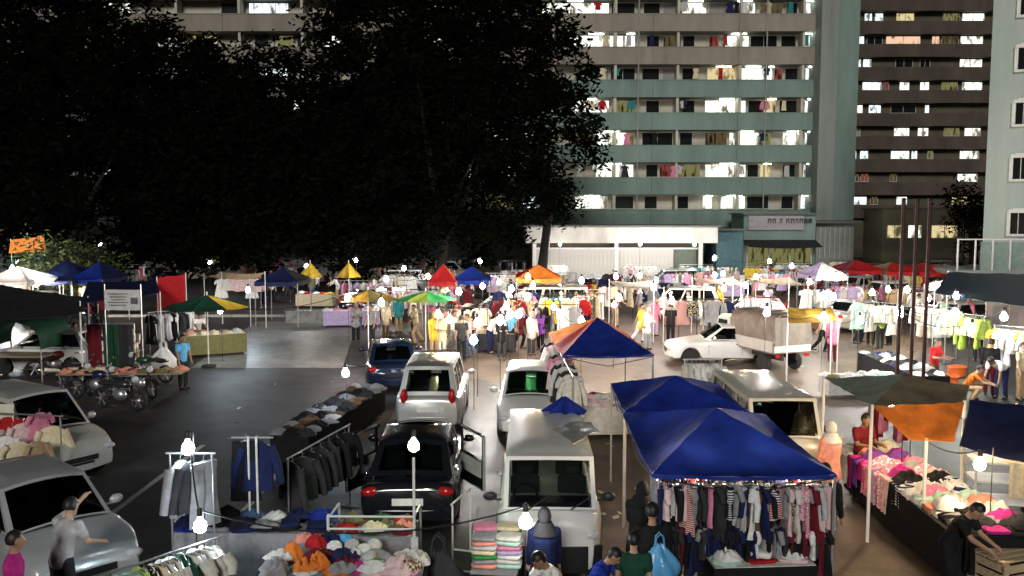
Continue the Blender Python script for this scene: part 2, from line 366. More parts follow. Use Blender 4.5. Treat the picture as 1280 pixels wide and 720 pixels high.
# near tower on the right, pale teal with hooded windows
NTX, NTY = at_y(1233,200,47).x, 47.0
nt_ = thing('apartment_tower', 'pale teal tower with white hooded windows at the right edge', 'building', (NTX, NTY, 0), R(-31))
PALE = mat('pale_teal_render', (.38,.45,.41), .85, var=.15, scale=.4, stretch=(1,1,.3), bump=.08)
mb = MB(); mb.boxm((0,0,0),(12,14,22)); mb.build('wall', PALE, nt_)
WHT = mat('white_trim', (.72,.72,.68), .6)
for k in range(6):
    for j in range(3):
        zc = at_y(1265, 279-67*k, 47.3).z; xc = 1.62 + j*3.4
        fo = MB(); w, h = .36, .56
        fo.boxm((-w-.17,-.14,-h),(-w,.02,h)).boxm((w,-.14,-h),(w+.17,.02,h)).boxm((-w-.17,-.16,-h-.12),(w+.17,.02,-h))
        for a0 in range(6):
            t0, t1 = math.pi*a0/6, math.pi*(a0+1)/6
            p = [(-(w+.17)*math.cos(t),  h+.26*math.sin(t)) for t in (t0, t1)]
            fo.box(((p[0][0]+p[1][0])/2,-.1,(h+ (p[0][1]+p[1][1])/2)/2), (abs(p[1][0]-p[0][0])+.004,.24,max(.05,(p[0][1]+p[1][1])/2-h)))
        wo = fo.build('window', WHT, nt_, loc=(xc,-.02,zc))
        p = MB(); p.boxm((-w,-.03,-h),(w,-.01,h)); p.build('pane', DARKG, wo)
        p = MB(); p.boxm((-.02,-.06,-h),(.02,-.03,h)); p.build('glazing_bar', FRAME, wo)

# ---------------------------------------------------------------- low white hall in front of the block
HY = 65.0
hall = thing('market_hall', 'low white hall with ribbed wall and clerestory slots below the flats', 'building', (0, HY, 0))
h0, h1 = at_y(664,330,HY).x, at_y(893,330,HY).x
zt, zf, zs, zw = at_y(700,284,HY).z, at_y(700,303.5,HY).z, at_y(700,309.5,HY).z, 0
HW = mat('hall_white', (.62,.58,.53), .7, var=.25, scale=.8, stretch=(1,1,.4)); HP = mat('hall_rib', (.55,.52,.48), .7, var=.22, scale=1.2, stretch=(3,1,.3))
mb = MB(); mb.boxm((h0-.4,-.5,zf),(h1+.1,9,zt)); mb.build('fascia', HW, hall)
mb = MB(); mb.boxm((h0-.6,-.7,zt),(h1+.3,9.2,zt+.14)); mb.build('roof', SLABM, hall)
mb = MB(); mb.boxm((h0,.6,0),(h1-1,9,zf)); mb.build('inner_wall', DARKP, hall)
for px in (668, 770, 875):
    x = at_y(px,330,HY).x; mb = MB(); mb.boxm((x-.14,-.25,0),(x+.14,.05,zf)); mb.build('column', WHT, hall)
mb = MB(); mb.boxm((h0+.2,-.15,zs-.12),(h1-1.2,.05,zs)); mb.build('rail', WHT, hall)
n = 34; x1 = at_y(842,330,HY).x; stp = (x1-h0-.25)/n
rib = MB(); rib.boxm((.02,-.08,0),(stp*.55,.1,zs-.12)); rib.boxm((stp*.55,-.02,0),(stp+.02,.1,zs-.12)); ribm = rib.mesh('wall_panel')
for i in range(n): add('wall_panel', ribm, HP, hall, (h0+.2+i*stp,0,0))
x2 = at_y(872,330,HY).x
mb = MB()
for i in range(9): mb.boxm((x1+.04,-.06 if i%2 else -.02,i*(zs-.15)/9),(x2-.16,.1,(i+1)*(zs-.15)/9))
mb.build('roller_door', mat('roller_green', (.1,.12,.09), .6), hall)

# shop kiosks to the right of the hall
def kiosk(name, label, px0, px1, ytop, Y, wallm, cat='kiosk', awning=None, sign=False):
    a_ = at_y(px0, ytop, Y); b_ = at_y(px1, ytop, Y); w = b_.x-a_.x; z = a_.z
    k = thing(name, label, cat, (a_.x, Y, 0))
    mb = MB(); mb.boxm((0,.0,0),(w,4,z)); mb.build('wall', wallm, k)
    mb = MB(); mb.boxm((-.2,-.4,z),(w+.2,4.2,z+.12)); mb.build('roof', SLABM, k)
    if awning:
        mb = MB(); zz = z*.62
        mb.grid(lambda u, v: Vector((w*u, -1.8*v, zz-.5*v-.12*math.sin(math.pi*u)*v)), 8, 3); mb.build('awning', tarpm(awning), k, 40, solid=.02)
        mb = MB(); mb.boxm((.2,-.05,.9),(w-.2,-.02,zz-.5)); mb.build('shop_opening', ROOMS['Y'], k)
        for i in range(4):
            x = .3+i*(w-.6)/3; mb = MB(); mb.boxm((x-.05,-.1,.1),(x+.05,-.055,zz-.4)); mb.build('mullion', FRAME, k)
    if sign:
        mb = MB(); mb.boxm((.3,-.25,z-1.25),(w*.82,-.1,z-.1)); s_ = mb.build('signboard', mat('sign_grey', (.36,.34,.36), .6), k)
        mb = MB(); x = w*.32
        for wd in (.28,.26,.0,.2,.0,.26,.3,.22,.28,.24,.26):
            if wd:
                mb.boxm((x,-.27,z-.72),(x+wd*.3,-.252,z-.34)); mb.boxm((x+wd*.3,-.27,z-.44),(x+wd,-.252,z-.34)); mb.boxm((x+wd*.7,-.27,z-.72),(x+wd,-.252,z-.44))
            x += wd+.1 if wd else .22
        tag(mb.build('lettering', PLASTIC, s_), kind='stuff')
    return k
kiosk('kiosk', 'small teal painted kiosk at the corner of the white hall', 896, 929, 288, 67, mat('kiosk_teal', (.08,.17,.2), .7, var=.25))
kiosk('shop_house', 'teal shop with a grey lettered signboard and dark awning', 930, 1020, 268, 70, TEAL, 'shop', 'charcoal', True)
k = kiosk('guard_hut', 'small yellow-lit hut with wide windows under the dark block', 1104, 1208, 262, 74, mat('hut_wall', (.3,.29,.2), .8), 'hut')
for px0, px1, kd in ((1108,1128,'W'),(1134,1152,'L'),(1163,1197,'W'),(1200,1207,'D')):
    window(k, at_y(px0,290,74).x-k.location.x, at_y(px1,290,74).x-k.location.x, at_y(1100,298,74).z, at_y(1100,281,74).z, -.04, kd, 2)

# railed balcony by the near tower
rl = thing('balcony', 'grey railed balcony slab at the foot of the pale tower', 'balcony', (at_y(1196,330,42).x, 42, 0))
z0, z1 = at_y(1200,338,42).z, at_y(1200,300,42).z
mb = MB(); mb.boxm((0,0,z0-.25),(4.5,4,z0)); mb.build('slab', mat('slab_grey', (.3,.33,.32), .8), rl)
mb = MB(); mb.boxm((1.2,.1,z0),(4.5,.16,z1-.1)); mb.build('infill_panel', mat('panel_teal', (.22,.3,.27), .7), rl)
for i in range(6): mb = MB(); mb.boxm((i*.85,-.02,z0),(i*.85+.06,.06,z1)); mb.build('post', WHITEMETAL, rl)
mb = MB(); mb.boxm((0,-.03,z1),(4.5,.07,z1+.06)); mb.build('rail', WHITEMETAL, rl)
for x in (.1, 4.3): mb = MB(); mb.boxm((x,.3,0),(x+.2,.5,z0-.25)); mb.build('leg', mat('slab_grey', (.3,.33,.32), .8), rl)

# ---------------------------------------------------------------- trees
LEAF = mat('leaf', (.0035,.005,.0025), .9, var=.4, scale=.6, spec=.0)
BARK = mat('bark', (.02,.016,.012), .9, var=.3, scale=3, bump=.6)
def tree(label, loc, h, rx, ry, zlow, seed, nclump, leaf=.27, per=135, lean=0.0, name='shade_tree'):
    rn = random.Random(seed); t = thing(name, label, 'tree', loc)
    mb = MB(); fork = zlow+1.2
    mb.tube([(0,0,-.1),(.1+lean*.4,0,fork*.5),(lean,.1,fork)], [.42,.34,.3], 9)
    centres = []
    cz = (zlow+h)/2; rz = (h-zlow)/2
    while len(centres) < nclump:
        v = Vector((rn.gauss(0,1), rn.gauss(0,1), rn.gauss(0,1))).normalized() * (rn.random()**.38)
        p = Vector((v.x*rx, v.y*ry, cz+v.z*rz))
        b = 1 + .32*noise.noise(Vector((v.x*2.1+seed, v.y*2.1, v.z*2.1)))
        p = Vector((p.x*b, p.y*b, cz+(p.z-cz)*b))
        if p.z < zlow-.6: continue
        centres.append(p)
    for i in range(11):
        e = centres[i*7 % len(centres)]*.8+Vector((0,0,1.2))
        s_ = Vector((lean,.1,fork)); mid = s_.lerp(e,.5)+Vector((rn.uniform(-.6,.6),rn.uniform(-.6,.6),.7))
        mb.tube([s_, mid, e], [.22,.13,.05], 6)
    mb.build('trunk', BARK, t, 60)
    verts, faces = [], []
    for c in centres:
        cr = rn.uniform(.8,1.75)
        for _ in range(per):
            d = Vector((rn.gauss(0,1), rn.gauss(0,1), rn.gauss(0,.7))); d = d.normalized()*(rn.random()**.5)*cr
            p = c+d; s = leaf*rn.uniform(.55,1.25)
            a1 = Vector((rn.uniform(-1,1), rn.uniform(-1,1), rn.uniform(-.7,.5))).normalized()
            a2 = a1.cross(Vector((rn.uniform(-1,1), rn.uniform(-1,1), rn.uniform(-1,1)))).normalized()
            i0 = len(verts)
            verts += [p-a1*s, p-a2*s*.36+a1*s*.1, p+a1*s, p+a2*s*.36+a1*s*.1]; faces.append((i0,i0+1,i0+2,i0+3))
    me = bpy.data.meshes.new('crown'); me.from_pydata(verts, [], faces); me.materials.append(None)
    add('crown', me, LEAF, t)
    return t
TY = 56.0
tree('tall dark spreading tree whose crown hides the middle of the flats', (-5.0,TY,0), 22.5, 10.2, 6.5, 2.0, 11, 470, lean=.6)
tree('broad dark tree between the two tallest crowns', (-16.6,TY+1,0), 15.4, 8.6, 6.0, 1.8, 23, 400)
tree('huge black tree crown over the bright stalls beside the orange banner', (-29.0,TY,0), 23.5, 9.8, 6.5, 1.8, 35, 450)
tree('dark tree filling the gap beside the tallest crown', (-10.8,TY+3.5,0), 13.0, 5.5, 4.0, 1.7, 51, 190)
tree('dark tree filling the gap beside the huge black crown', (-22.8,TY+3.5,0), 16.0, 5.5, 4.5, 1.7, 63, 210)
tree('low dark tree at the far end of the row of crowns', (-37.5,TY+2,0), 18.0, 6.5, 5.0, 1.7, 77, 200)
tree('slim pale-trunked tree leaning at the corner of the white hall', (1.9,61,0), 9.0, 2.6, 2.4, 4.4, 5, 36, leaf=.2, per=70, lean=.7, name='slender_tree')
BUSHL = mat('bush_leaf', (.05,.08,.018), .7, var=.35, scale=2)
for i, (px, Y, h_) in enumerate(((62,47,4.1),(92,48,3.7),(118,49,3.4))):
    p = at_y(px, 330, Y); b_ = tree('yellow-green bush lit by the bulbs, %s' % ('next to the white tent','between two bushes','beside the tall white bulb')[i], (p.x,Y,0), h_, 1.5, 1.3, 1.2, 90+i, 14, leaf=.16, per=70, name='bush')
    [c for c in b_.children if c.name.startswith('crown')][0].material_slots[0].material = BUSHL
tree('small dark tree beside the pale tower', (35.2,66,0), 7.6, 1.9, 1.9, 2.6, 9, 30, leaf=.2, per=80, name='small_tree')
# ---------------------------------------------------------------- vehicles
CAR = dict(
 sedan=dict(L=4.3,W=1.68,H=1.42,belt=.90,nose=.66,deck=.90,wb=1.30,rf=1.98,rr=3.20,rb=3.82,wh=(.80,3.38),side=[(.05,.50),(.54,.90)]),
 hatch=dict(L=3.7,W=1.62,H=1.48,belt=.92,nose=.68,deck=.88,wb=.98,rf=1.66,rr=3.22,rb=3.58,wh=(.68,3.08),side=[(.05,.50),(.54,.92)]),
 mpv=dict(L=4.1,W=1.66,H=1.70,belt=.98,nose=.74,deck=.95,wb=.85,rf=1.50,rr=3.70,rb=4.02,wh=(.72,3.38),side=[(.05,.36),(.39,.66),(.69,.94)]),
 van=dict(L=3.75,W=1.56,H=1.86,belt=1.12,nose=1.04,deck=1.08,wb=.16,rf=.50,rr=3.60,rb=3.71,wh=(.66,3.0),side=[(.04,.30),(.34,.64),(.67,.95)]),
 pickup=dict(L=4.7,W=1.74,H=1.66,belt=1.0,nose=.82,deck=.98,wb=1.25,rf=1.75,rr=2.55,rb=2.72,wh=(.85,3.75),side=[(.07,.90)]))
LIGHTG = mat('lamp_lens', (.55,.58,.6), .12, var=.05); REDL = mat('tail_lens', (.35,.01,.012), .15, var=.1)
PLATE = mat('plate_black', (.02,.02,.022), .4); PLATEW = mat('plate_white', (.75,.75,.72), .5); SEATM = mat('seat_fabric', (.05,.05,.055), .9)
_wheel = None
def wheel_meshes():
    global _wheel
    if _wheel: return _wheel
    t = MB(); M = Matrix.Rotation(R(90), 4, 'X')
    t.lathe([(.19,-.09),(.275,-.095),(.295,-.06),(.298,0),(.295,.06),(.275,.095),(.19,.09)], 20, M)
    r = MB(); r.lathe([(.195,-.07),(.2,.075),(.18,.08),(.165,.03),(.05,.04),(.04,.07)], 20, M)
    for k in range(5):
        a = 2*math.pi*k/5
        for sg in (-1, 1):
            r.box(None, (.15,.03,.05), M=Matrix.Rotation(a, 4, 'Y') @ Matrix.Translation((.105, sg*.06, 0)))
    _wheel = (t.mesh('wheel', 40), r.mesh('rim', 40))
    return _wheel
RIM = mat('rim_alloy', (.5,.5,.52), .35, .6)
_cars = {}
def car_meshes(kind):
    if kind in _cars: return _cars[kind]
    c = CAR[kind]; L, W, H, belt = c['L'], c['W'], c['H'], c['belt']; hw = W/2; D = {}
    sill = .24; wr = .34
    xs = sorted(set([0,.02,.06,.12,.2,.3,.42]+[round(.5+i*.07,3) for i in range(int((L-1)/.07)+1)]+[L-.42,L-.3,L-.2,L-.12,L-.06,L-.02,L]))
    def halfw(x):
        k = 1.0
        if x < .6: k = 1-.20*(1-x/.6)**2.2
        if x > L-.5: k = 1-.14*((x-L+.5)/.5)**2.2
        return hw*k
    def ztop(x):
        if x < c['wb']:
            t = x/c['wb']; z = c['nose']+(belt-c['nose'])*t**.7
            if x < .12: z -= .16*(1-x/.12)**1.6
            return z
        if x <= c['rb']: return belt
        t = (x-c['rb'])/max(.05, L-c['rb']); z = belt+(c['deck']-belt)*t
        if x > L-.1: z -= .10*((x-L+.1)/.1)**2
        return z
    def zbot(x):
        z = sill + (.06 if (x < .15 or x > L-.15) else 0)
        for wx in c['wh']:
            d = abs(x-wx)
            if d < wr: z = max(z, .29+math.sqrt(wr*wr-d*d))
        return z
    b = MB(); rows = []
    for x in xs:
        w, zt_, zb = halfw(x), ztop(x), zbot(x); h = zt_-zb
        half = [(w*.90,zb),(w*.965,zb+.05*h),(w*.995,zb+.35*h),(w,zb+.55*h),(w*.985,zb+.80*h),(w*.945,zb+.93*h),(w*.86,zb+.985*h),(w*.45,zt_+.012),(0,zt_+.018)]
        ring = [(x, y, z) for y, z in half]+[(x, -y, z) for y, z in half[-2::-1]]
        rows.append([b.bm.verts.new((L/2-p[0], p[1], p[2])) for p in ring])
    for a, q in zip(rows, rows[1:]):
        for j in range(len(a)): b.bm.faces.new((a[j], a[(j+1)%len(a)], q[(j+1)%len(a)], q[j]))
    b.bm.faces.new(rows[0]); b.bm.faces.new(rows[-1][::-1])
    D['body'] = b.mesh('body', 38)
    # cabin: pillars and roof with real openings, glass panes set in them
    wbv, wrv = hw*.93, hw*.74 if kind != 'van' else hw*.84
    zr = H-.05
    def X(x): return L/2-x
    Bf = [Vector((X(c['wb']), s*wbv*.93, belt+.005)) for s in (1,-1)]; Br = [Vector((X(c['rb']), s*wbv*.93, belt+.005)) for s in (1,-1)]
    Rf = [Vector((X(c['rf']), s*wrv, zr)) for s in (1,-1)]; Rr = [Vector((X(c['rr']), s*wrv*.96, zr)) for s in (1,-1)]
    def quad(q, u, v, bow=0.0, nrm=None):
        p = (q[0]*(1-u)+q[1]*u)*(1-v)+(q[3]*(1-u)+q[2]*u)*v
        if bow: p = p+nrm*bow*4*u*(1-u)
        return p
    cab = MB(); panes = []
    def panel(q, ops, v0, v1, nm, bow=0.0):
        nrm = (q[1]-q[0]).cross(q[3]-q[0]).normalized()
        cen = sum(q, Vector())/4
        if nrm.dot(cen-Vector((0,0,1.0))) < 0: nrm = -nrm
        us = [0]+[u for o_ in ops for u in o_]+[1]
        for i in range(0, len(us), 2):
            cab.grid(lambda u, v: quad(q, us[i]+(us[i+1]-us[i])*u, v, bow, nrm), 2, 1)
        for (ua, ub) in ops:
            cab.grid(lambda u, v: quad(q, ua+(ub-ua)*u, v0*v, bow, nrm), 6, 1)
            cab.grid(lambda u, v: quad(q, ua+(ub-ua)*u, v1+(1-v1)*v, bow, nrm), 6, 1)
            g = MB(); g.grid(lambda u, v: quad(q, ua+(ub-ua)*u, v0+(v1-v0)*v, bow, nrm)-nrm*.012, 6, 2); panes.append((nm, g.mesh(nm, 60)))
    panel([Bf[0],Bf[1],Rf[1],Rf[0]], [(.05,.95)], .04, .93, 'windscreen', .10 if kind != 'van' else .05)
    panel([Br[1],Br[0],Rr[0],Rr[1]], [(.10,.90)], .14, .88, 'rear_window', .05)
    panel([Bf[1],Br[1],Rr[1],Rf[1]], c['side'], .06, .88, 'side_window')
    panel([Br[0],Bf[0],Rf[0],Rr[0]], [(1-b_,1-a_) for a_, b_ in c['side']][::-1], .06, .88, 'side_window')
    def roof(u, v):
        p = quad([Rf[0],Rf[1],Rr[1],Rr[0]], u, v); e = min(u,1-u,v*.8,(1-v)*.8)
        return p+Vector((0.10*4*(.25-(v-.5)**2)*0, 0, .05*min(1, e*5)**.6+.012))
    cab.grid(roof, 10, 12)
    cab.grid(lambda u, v: quad([Rf[0],Rf[1],Rr[1],Rr[0]], u, 0 if v == 0 else 0, 0)+Vector((0,0,.012*v)), 10, 1)
    cab.grid(lambda u, v: quad([Rf[0],Rf[1],Rr[1],Rr[0]], u, 1)+Vector((0,0,.012*v)), 10, 1)
    cab.grid(lambda u, v: quad([Rf[0],Rf[1],Rr[1],Rr[0]], 0, u)+Vector((0,0,.012*v)), 12, 1)
    cab.grid(lambda u, v: quad([Rf[0],Rf[1],Rr[1],Rr[0]], 1, u)+Vector((0,0,.012*v)), 12, 1)
    D['cabin'] = cab.mesh('cabin', 45, weld=True); D['panes'] = panes
    # seats, dashboard, steering wheel
    seats = []
    sx = c['rf']+.25 if kind != 'van' else .95
    for row in range(2):
        for s in (1,-1):
            x = sx+row*.95
            if x > c['rb']-.25: continue
            g = MB(); g.box((X(x), s*.36, belt+.12), (.12,.44,.34)); g.box((X(x+.03), s*.36, belt+.37), (.09,.24,.16))
            bmesh.ops.bevel(g.bm, geom=g.bm.edges[:], offset=.03, segments=2, affect='EDGES'); seats.append(g.mesh('seat', 50))
    D['seats'] = seats
    g = MB(); g.box((X(c['wb']+.28), 0, belt+.03), (.34, wbv*1.6, .08)); D['dashboard'] = g.mesh('dashboard')
    g = MB()
    g.tube([(X(c['wb']+.55)+.05*math.cos(2*math.pi*k/14), -.36+.18*math.cos(2*math.pi*k/14), belt+.06+.17*math.sin(2*math.pi*k/14)) for k in range(15)], .018, 5, cap=False)
    D['steering_wheel'] = g.mesh('steering_wheel', 60)
    # lights and trim
    def lens(x, y, z, dx, dy, dz, rz):
        g = MB(); g.ell(None, (dx,dy,dz), 10, Matrix.Translation((x,y,z)) @ Matrix.Rotation(rz, 4, 'Z')); return g.mesh('lens', 80)
    zh = c['nose']-.10 if kind != 'van' else .78
    D['headlight'] = [lens(X(.10), s*hw*.68, zh, .10, .19, .085, s*R(-22)) for s in (1,-1)]
    ztl = .78 if kind in ('sedan','pickup') else (.95 if kind != 'van' else .8)
    D['taillight'] = [lens(-L/2+.06, s*hw*.70, ztl, .08, .20 if kind == 'sedan' else .10, .09 if kind == 'sedan' else .22, s*R(16)) for s in (1,-1)]
    g = MB(); g.box((L/2-.012, 0, .50), (.05, W*.42, .10)); D['grille'] = g.mesh('grille')
    g = MB(); g.box((L/2+.004,0,.38),(.02,.50,.11)); D['platef'] = g.mesh('number_plate')
    g = MB(); g.box((-L/2-.004,0,.62 if kind == 'sedan' else .66),(.02,.52,.12)); D['plater'] = g.mesh('number_plate')
    g = MB()
    g.grid(lambda u, v: Vector((-L/2-.03+.06*abs(2*u-1)**2, (u-.5)*W*.86, .33+.14*v)), 10, 2)
    D['bumper_r'] = g.mesh('rear_bumper', 50, solid=.03)
    g = MB(); g.grid(lambda u, v: Vector((L/2+.03-.12*abs(2*u-1)**2, (u-.5)*W*.80, .27+.12*v)), 10, 2); D['bumper_f'] = g.mesh('front_bumper', 50, solid=.03)
    ms = []
    for s in (1,-1):
        g = MB(); g.ell((X(c['wb']+.32), s*(hw+.10), belt+.10), (.06,.11,.075), 8); g.box((X(c['wb']+.30), s*(hw), belt+.06), (.04,.14,.03)); ms.append(g.mesh('wing_mirror', 60))
    D['mirror'] = ms
    hs = []
    for s in (1,-1):
        for i, (ua, ub) in enumerate(c['side'][:2]):
            x = c['wb']+(c['rb']-c['wb'])*(ub-.03); g = MB(); g.box((X(x), s*hw*.985, belt-.14), (.16,.035,.03)); hs.append(g.mesh('door_handle'))
    D['handle'] = hs
    # door seams as recessed dark strips
    D['seam'] = []
    for s in (1,-1):
        for u in [c['side'][0][0]]+[o_[1]+.02 for o_ in c['side'][:2]]:
            g = MB()
            x = c['wb']+(c['rb']-c['wb'])*u
            if any(abs(x-wx) < .36 for wx in c['wh']): x += .12
            g.boxm((X(x)-.005, s*hw*1.002-.006, .40), (X(x)+.005, s*hw*1.002+.003, belt-.14)); D['seam'].append(g.mesh('door_seam'))
    _cars[kind] = D
    return D
def car(label, kind, loc, heading, pm, group=None, cat='car', name=None, rim=True, glass=None, detail=2, plate=PLATE):
    D = car_meshes(kind); c = CAR[kind]; L, W = c['L'], c['W']
    t = thing(name or {'van':'parked_van','mpv':'parked_minivan','pickup':'parked_pickup'}.get(kind, 'parked_car'), label, cat, loc, heading, group)
    add('body', D['body'], pm, t); add('cabin', D['cabin'], pm, t)
    for nm, me in D['panes']: add(nm, me, glass or glassmat(), t)
    tm, rm = wheel_meshes()
    for wx in c['wh']:
        for s in (1,-1):
            w = add('wheel', tm, RUBBER, t, (L/2-wx, s*(W/2-.11), .298)); add('rim', rm, RIM, w)
    for me in D['headlight']: add('headlight', me, LIGHTG, t)
    for me in D['taillight']: add('taillight', me, REDL, t)
    add('grille', D['grille'], PLASTIC, t); add('number_plate', D['platef'], plate, t); add('number_plate', D['plater'], plate, t)
    add('rear_bumper', D['bumper_r'], pm, t); add('front_bumper', D['bumper_f'], pm if kind != 'van' else PLASTIC, t)
    for me in D['mirror']: add('wing_mirror', me, PLASTIC if kind == 'van' else pm, t)
    if detail > 1:
        for me in D['seats']: add('seat', me, SEATM, t)
        add('dashboard', D['dashboard'], PLASTIC, t); add('steering_wheel', D['steering_wheel'], PLASTIC, t)
        for me in D['handle']: add('door_handle', me, PLASTIC, t)
        [add('door_seam', me, PLASTIC, t) for me in D['seam']]
    return t
SILVER = paint('silver', 1, .55) if False else mat('paint_silver', (.5,.51,.5), .32, .45, var=.05, coat=.5)
WHITEP = paint('white'); BLACKP = mat('paint_black', (.012,.013,.017), .15, .2, var=.05, coat=1.0); NAVYP = mat('paint_navy', (.012,.022,.06), .2, .3, var=.05, coat=1.0)
BEIGEP = mat('paint_beige', (.45,.42,.33), .35, .2, var=.06, coat=.4); MAROONP = mat('paint_maroon', (.16,.03,.035), .25, .2, var=.05, coat=.8)
PI = math.pi
def car_at(label, kind, px, py, z, deg, pm, **kw):
    p = at_z(px, py, z); return car(label, kind, (p.x, p.y, 0), R(deg), pm, **kw)
# centre column
van = car('white boxy van with silver reflector on its roof, facing the racks', 'van', (.58, 13.95, 0), R(-91), WHITEP, cat='van', glass=glassmat('van_glass', (.35,.4,.38)))
car('white hatchback with green-tinted windscreen behind the white van', 'hatch', (.48, 21.9, 0), R(-92), WHITEP, glass=glassmat('green_glass', (.12,.3,.2)))
sed = car('black sedan with both rear doors open behind the metal rail frame', 'sedan', (-1.78, 16.2, 0), R(91), BLACKP, plate=PLATEW)
for s in (1,-1):                       # its open rear doors
    g = MB(); g.box((0,0,0),(.92,.06,.55)); g.box((-.44,0,.5),(.05,.04,.5)); g.box((.1,0,.74),(.9,.04,.05)); g.box((.46,0,.5),(.05,.04,.5))
    d = g.build('door', BLACKP, sed); a = R(28)*s
    d.location = (.02-.40*math.cos(a), s*.84+abs(math.sin(a))*.42*s, .62); d.rotation_euler.z = -a
    g = MB(); g.box((0,s*-.035,.1),(.8,.02,.3)); g.build('door_lining', mat('door_trim', (.5,.5,.47), .6), d)
    g = MB(); g.tube([(-.46,0,-.27),(-.46,0,.72),(.46,0,.76)], .03, 6); g.build('door_edge', SILVER, d)
mpv = car('silver minivan parked beyond the black sedan, rear window to us', 'mpv', (-2.05, 22.75, 0), R(90), SILVER, cat='minivan', plate=PLATEW)
car('dark navy sedan parked beyond the silver minivan', 'sedan', (-3.9, 27.6, 0), R(100), NAVYP)
g = MB(); g.grid(lambda u, v: Vector((1.875+.06-.13*abs(2*u-1)**2.5, (u-.5)*1.52, .26+.38*v)), 12, 3); g.build('bumper_guard', PLASTIC, van, 50, solid=.04)
for y in (-.32,.3): g = MB(); g.tube([(1.76,y,1.14),(1.66,y+.30,1.30)], .012, 5); g.build('wiper', PLASTIC, van)
# left
car('tall pearl-white minivan with blue cloth over its roof and pink garments on its side', 'mpv', (-10.35, 18.1, 0), R(-33), mat('paint_pearl', (.6,.61,.58), .3, .2, var=.05, coat=.6))
car('pale hatchback with dark windscreen behind the man in the grey shirt', 'hatch', (-7.15, 12.75, 0), R(-42), mat('paint_pale', (.55,.57,.57), .3, .3, var=.05, coat=.6), glass=glassmat('dark_tint', (.08,.1,.1)))
# right and middle
car_at('white sedan standing side-on beyond the blue tents', 'sedan', 905, 452, .0, 178, WHITEP)
def lorry(label, loc, heading):
    t = thing('canvas_lorry', label, 'lorry', loc, heading)
    CW = mat('lorry_white', (.5,.49,.46), .4, var=.12, coat=.3); CANV = mat('canvas', (.20,.165,.135), .85, var=.3, scale=2.5, bump=.6, bscale=6); W = .85
    prof = [(2.0,.45),(2.02,1.05),(1.72,1.92),(1.55,2.02),(.82,2.02),(.80,.45)]
    g = MB(); n = len(prof); sec = []
    for y, k in ((-W,.0),(-W+.07,.05),(W-.07,.05),(W,.0)):
        cx = 1.4; sec.append([g.bm.verts.new((cx+(x-cx)*(1 if k else .95), y, z if k else .45+(z-.45)*.96)) for x, z in prof])
    for A, B in zip(sec, sec[1:]):
        for j in range(n): g.bm.faces.new((A[j],A[(j+1)%n],B[(j+1)%n],B[j]))
    g.bm.faces.new(sec[0]); g.bm.faces.new(sec[-1][::-1]); g.build('cab', CW, t, 35)
    g = MB(); g.face([(2.024,-.7,1.10),(2.024,.7,1.10),(1.755,.66,1.86),(1.755,-.66,1.86)]); g.build('windscreen', DARKG, t)
    for s in (1,-1):
        g = MB(); g.face([(1.86,s*.854,1.12),(1.02,s*.854,1.12),(1.02,s*.852,1.82),(1.64,s*.852,1.82)]); g.build('side_window', DARKG, t)
        g = MB(); g.tube([(1.95,s*.86,1.25),(2.05,s*1.02,1.3)], .012, 5); g.box((2.05,s*1.06,1.45),(.05,.14,.3)); g.build('wing_mirror', PLASTIC, t)
        g = MB(); g.boxm((1.07,s*.862-.008,.98),(1.22,s*.862+.008,1.01)); g.build('door_handle', PLASTIC, t)
        g = MB(); g.ell((2.0,s*.58,.75),(.06,.14,.10),10); g.build('headlight', LIGHTG, t, 60)
        g = MB(); g.box((-2.13,s*.7,.72),(.04,.2,.12)); g.build('taillight', REDL, t)
    g = MB(); g.boxm((1.96,-.8,.38),(2.1,.8,.56)); g.build('front_bumper', PLASTIC, t)
    g = MB(); g.boxm((-2.1,-.88,.80),(.74,.88,.92)); g.build('load_bed', mat('bed_brown', (.16,.12,.09), .7), t)
    for y in (-.905,.905): g = MB(); g.boxm((-2.08,y-.02,.86),(.72,y+.02,1.30)); g.build('drop_side', CW, t)
    g = MB(); g.boxm((-2.155,-.88,.86),(-2.115+.0,.88,1.12)); g.build('tailgate', CW, t)
    g = MB(); g.boxm((-2.0,-.4,.5),(1.9,-.3,.8)); g.build('chassis_rail', DARKM, t); g = MB(); g.boxm((-2.0,.3,.5),(1.9,.4,.8)); g.build('chassis_rail', DARKM, t)
    def cv(u, v):
        a = PI*u; x = -2.12+v*2.84; w = .90
        return Vector((x, -w*math.copysign(abs(math.cos(a))**.4, math.cos(a))*(1+.012*math.sin(v*14)), .93+1.42*abs(math.sin(a))**.42-.03*math.sin(v*PI*4)**2))
    g = MB(); g.grid(cv, 26, 18); g.build('canvas_cover', CANV, t, 40, solid=.015)
    for x in (-2.13,.73):
        g = MB(); g.grid(lambda u, v: Vector((x+.02*math.sin(u*11), (u-.5)*1.74, .95+1.30*v)), 10, 6); g.build('canvas_flap', mat('canvas_pale', (.17,.148,.12), .85, var=.25, bump=.6, bscale=8), t, 60)
    for v in (.0,.33,.66,1.0):
        g = MB(); g.tube([cv(i/16,v)+Vector((0,0,.008)) for i in range(17)], .014, 5); g.build('rope', mat('rope', (.3,.26,.2), .9), t)
    tm, rm = wheel_meshes()
    for x in (1.45,-1.35):
        for s in (1,-1):
            w = add('wheel', tm, RUBBER, t, (x,s*.74,.36)); w.scale = (1.2,1.2,1.2); add('rim', rm, RIM, w)
    g = MB(); g.box((2.11,0,.5),(.02,.5,.11)); g.build('number_plate', PLATEW, t)
    return t
p = at_z(990, 467, 0)
lr = lorry('small white lorry with a brown canvas cover over its bed', (p.x+1.85*math.cos(R(111)), p.y+1.85*math.sin(R(111)), 0), R(111)); lr.scale = (.86,)*3
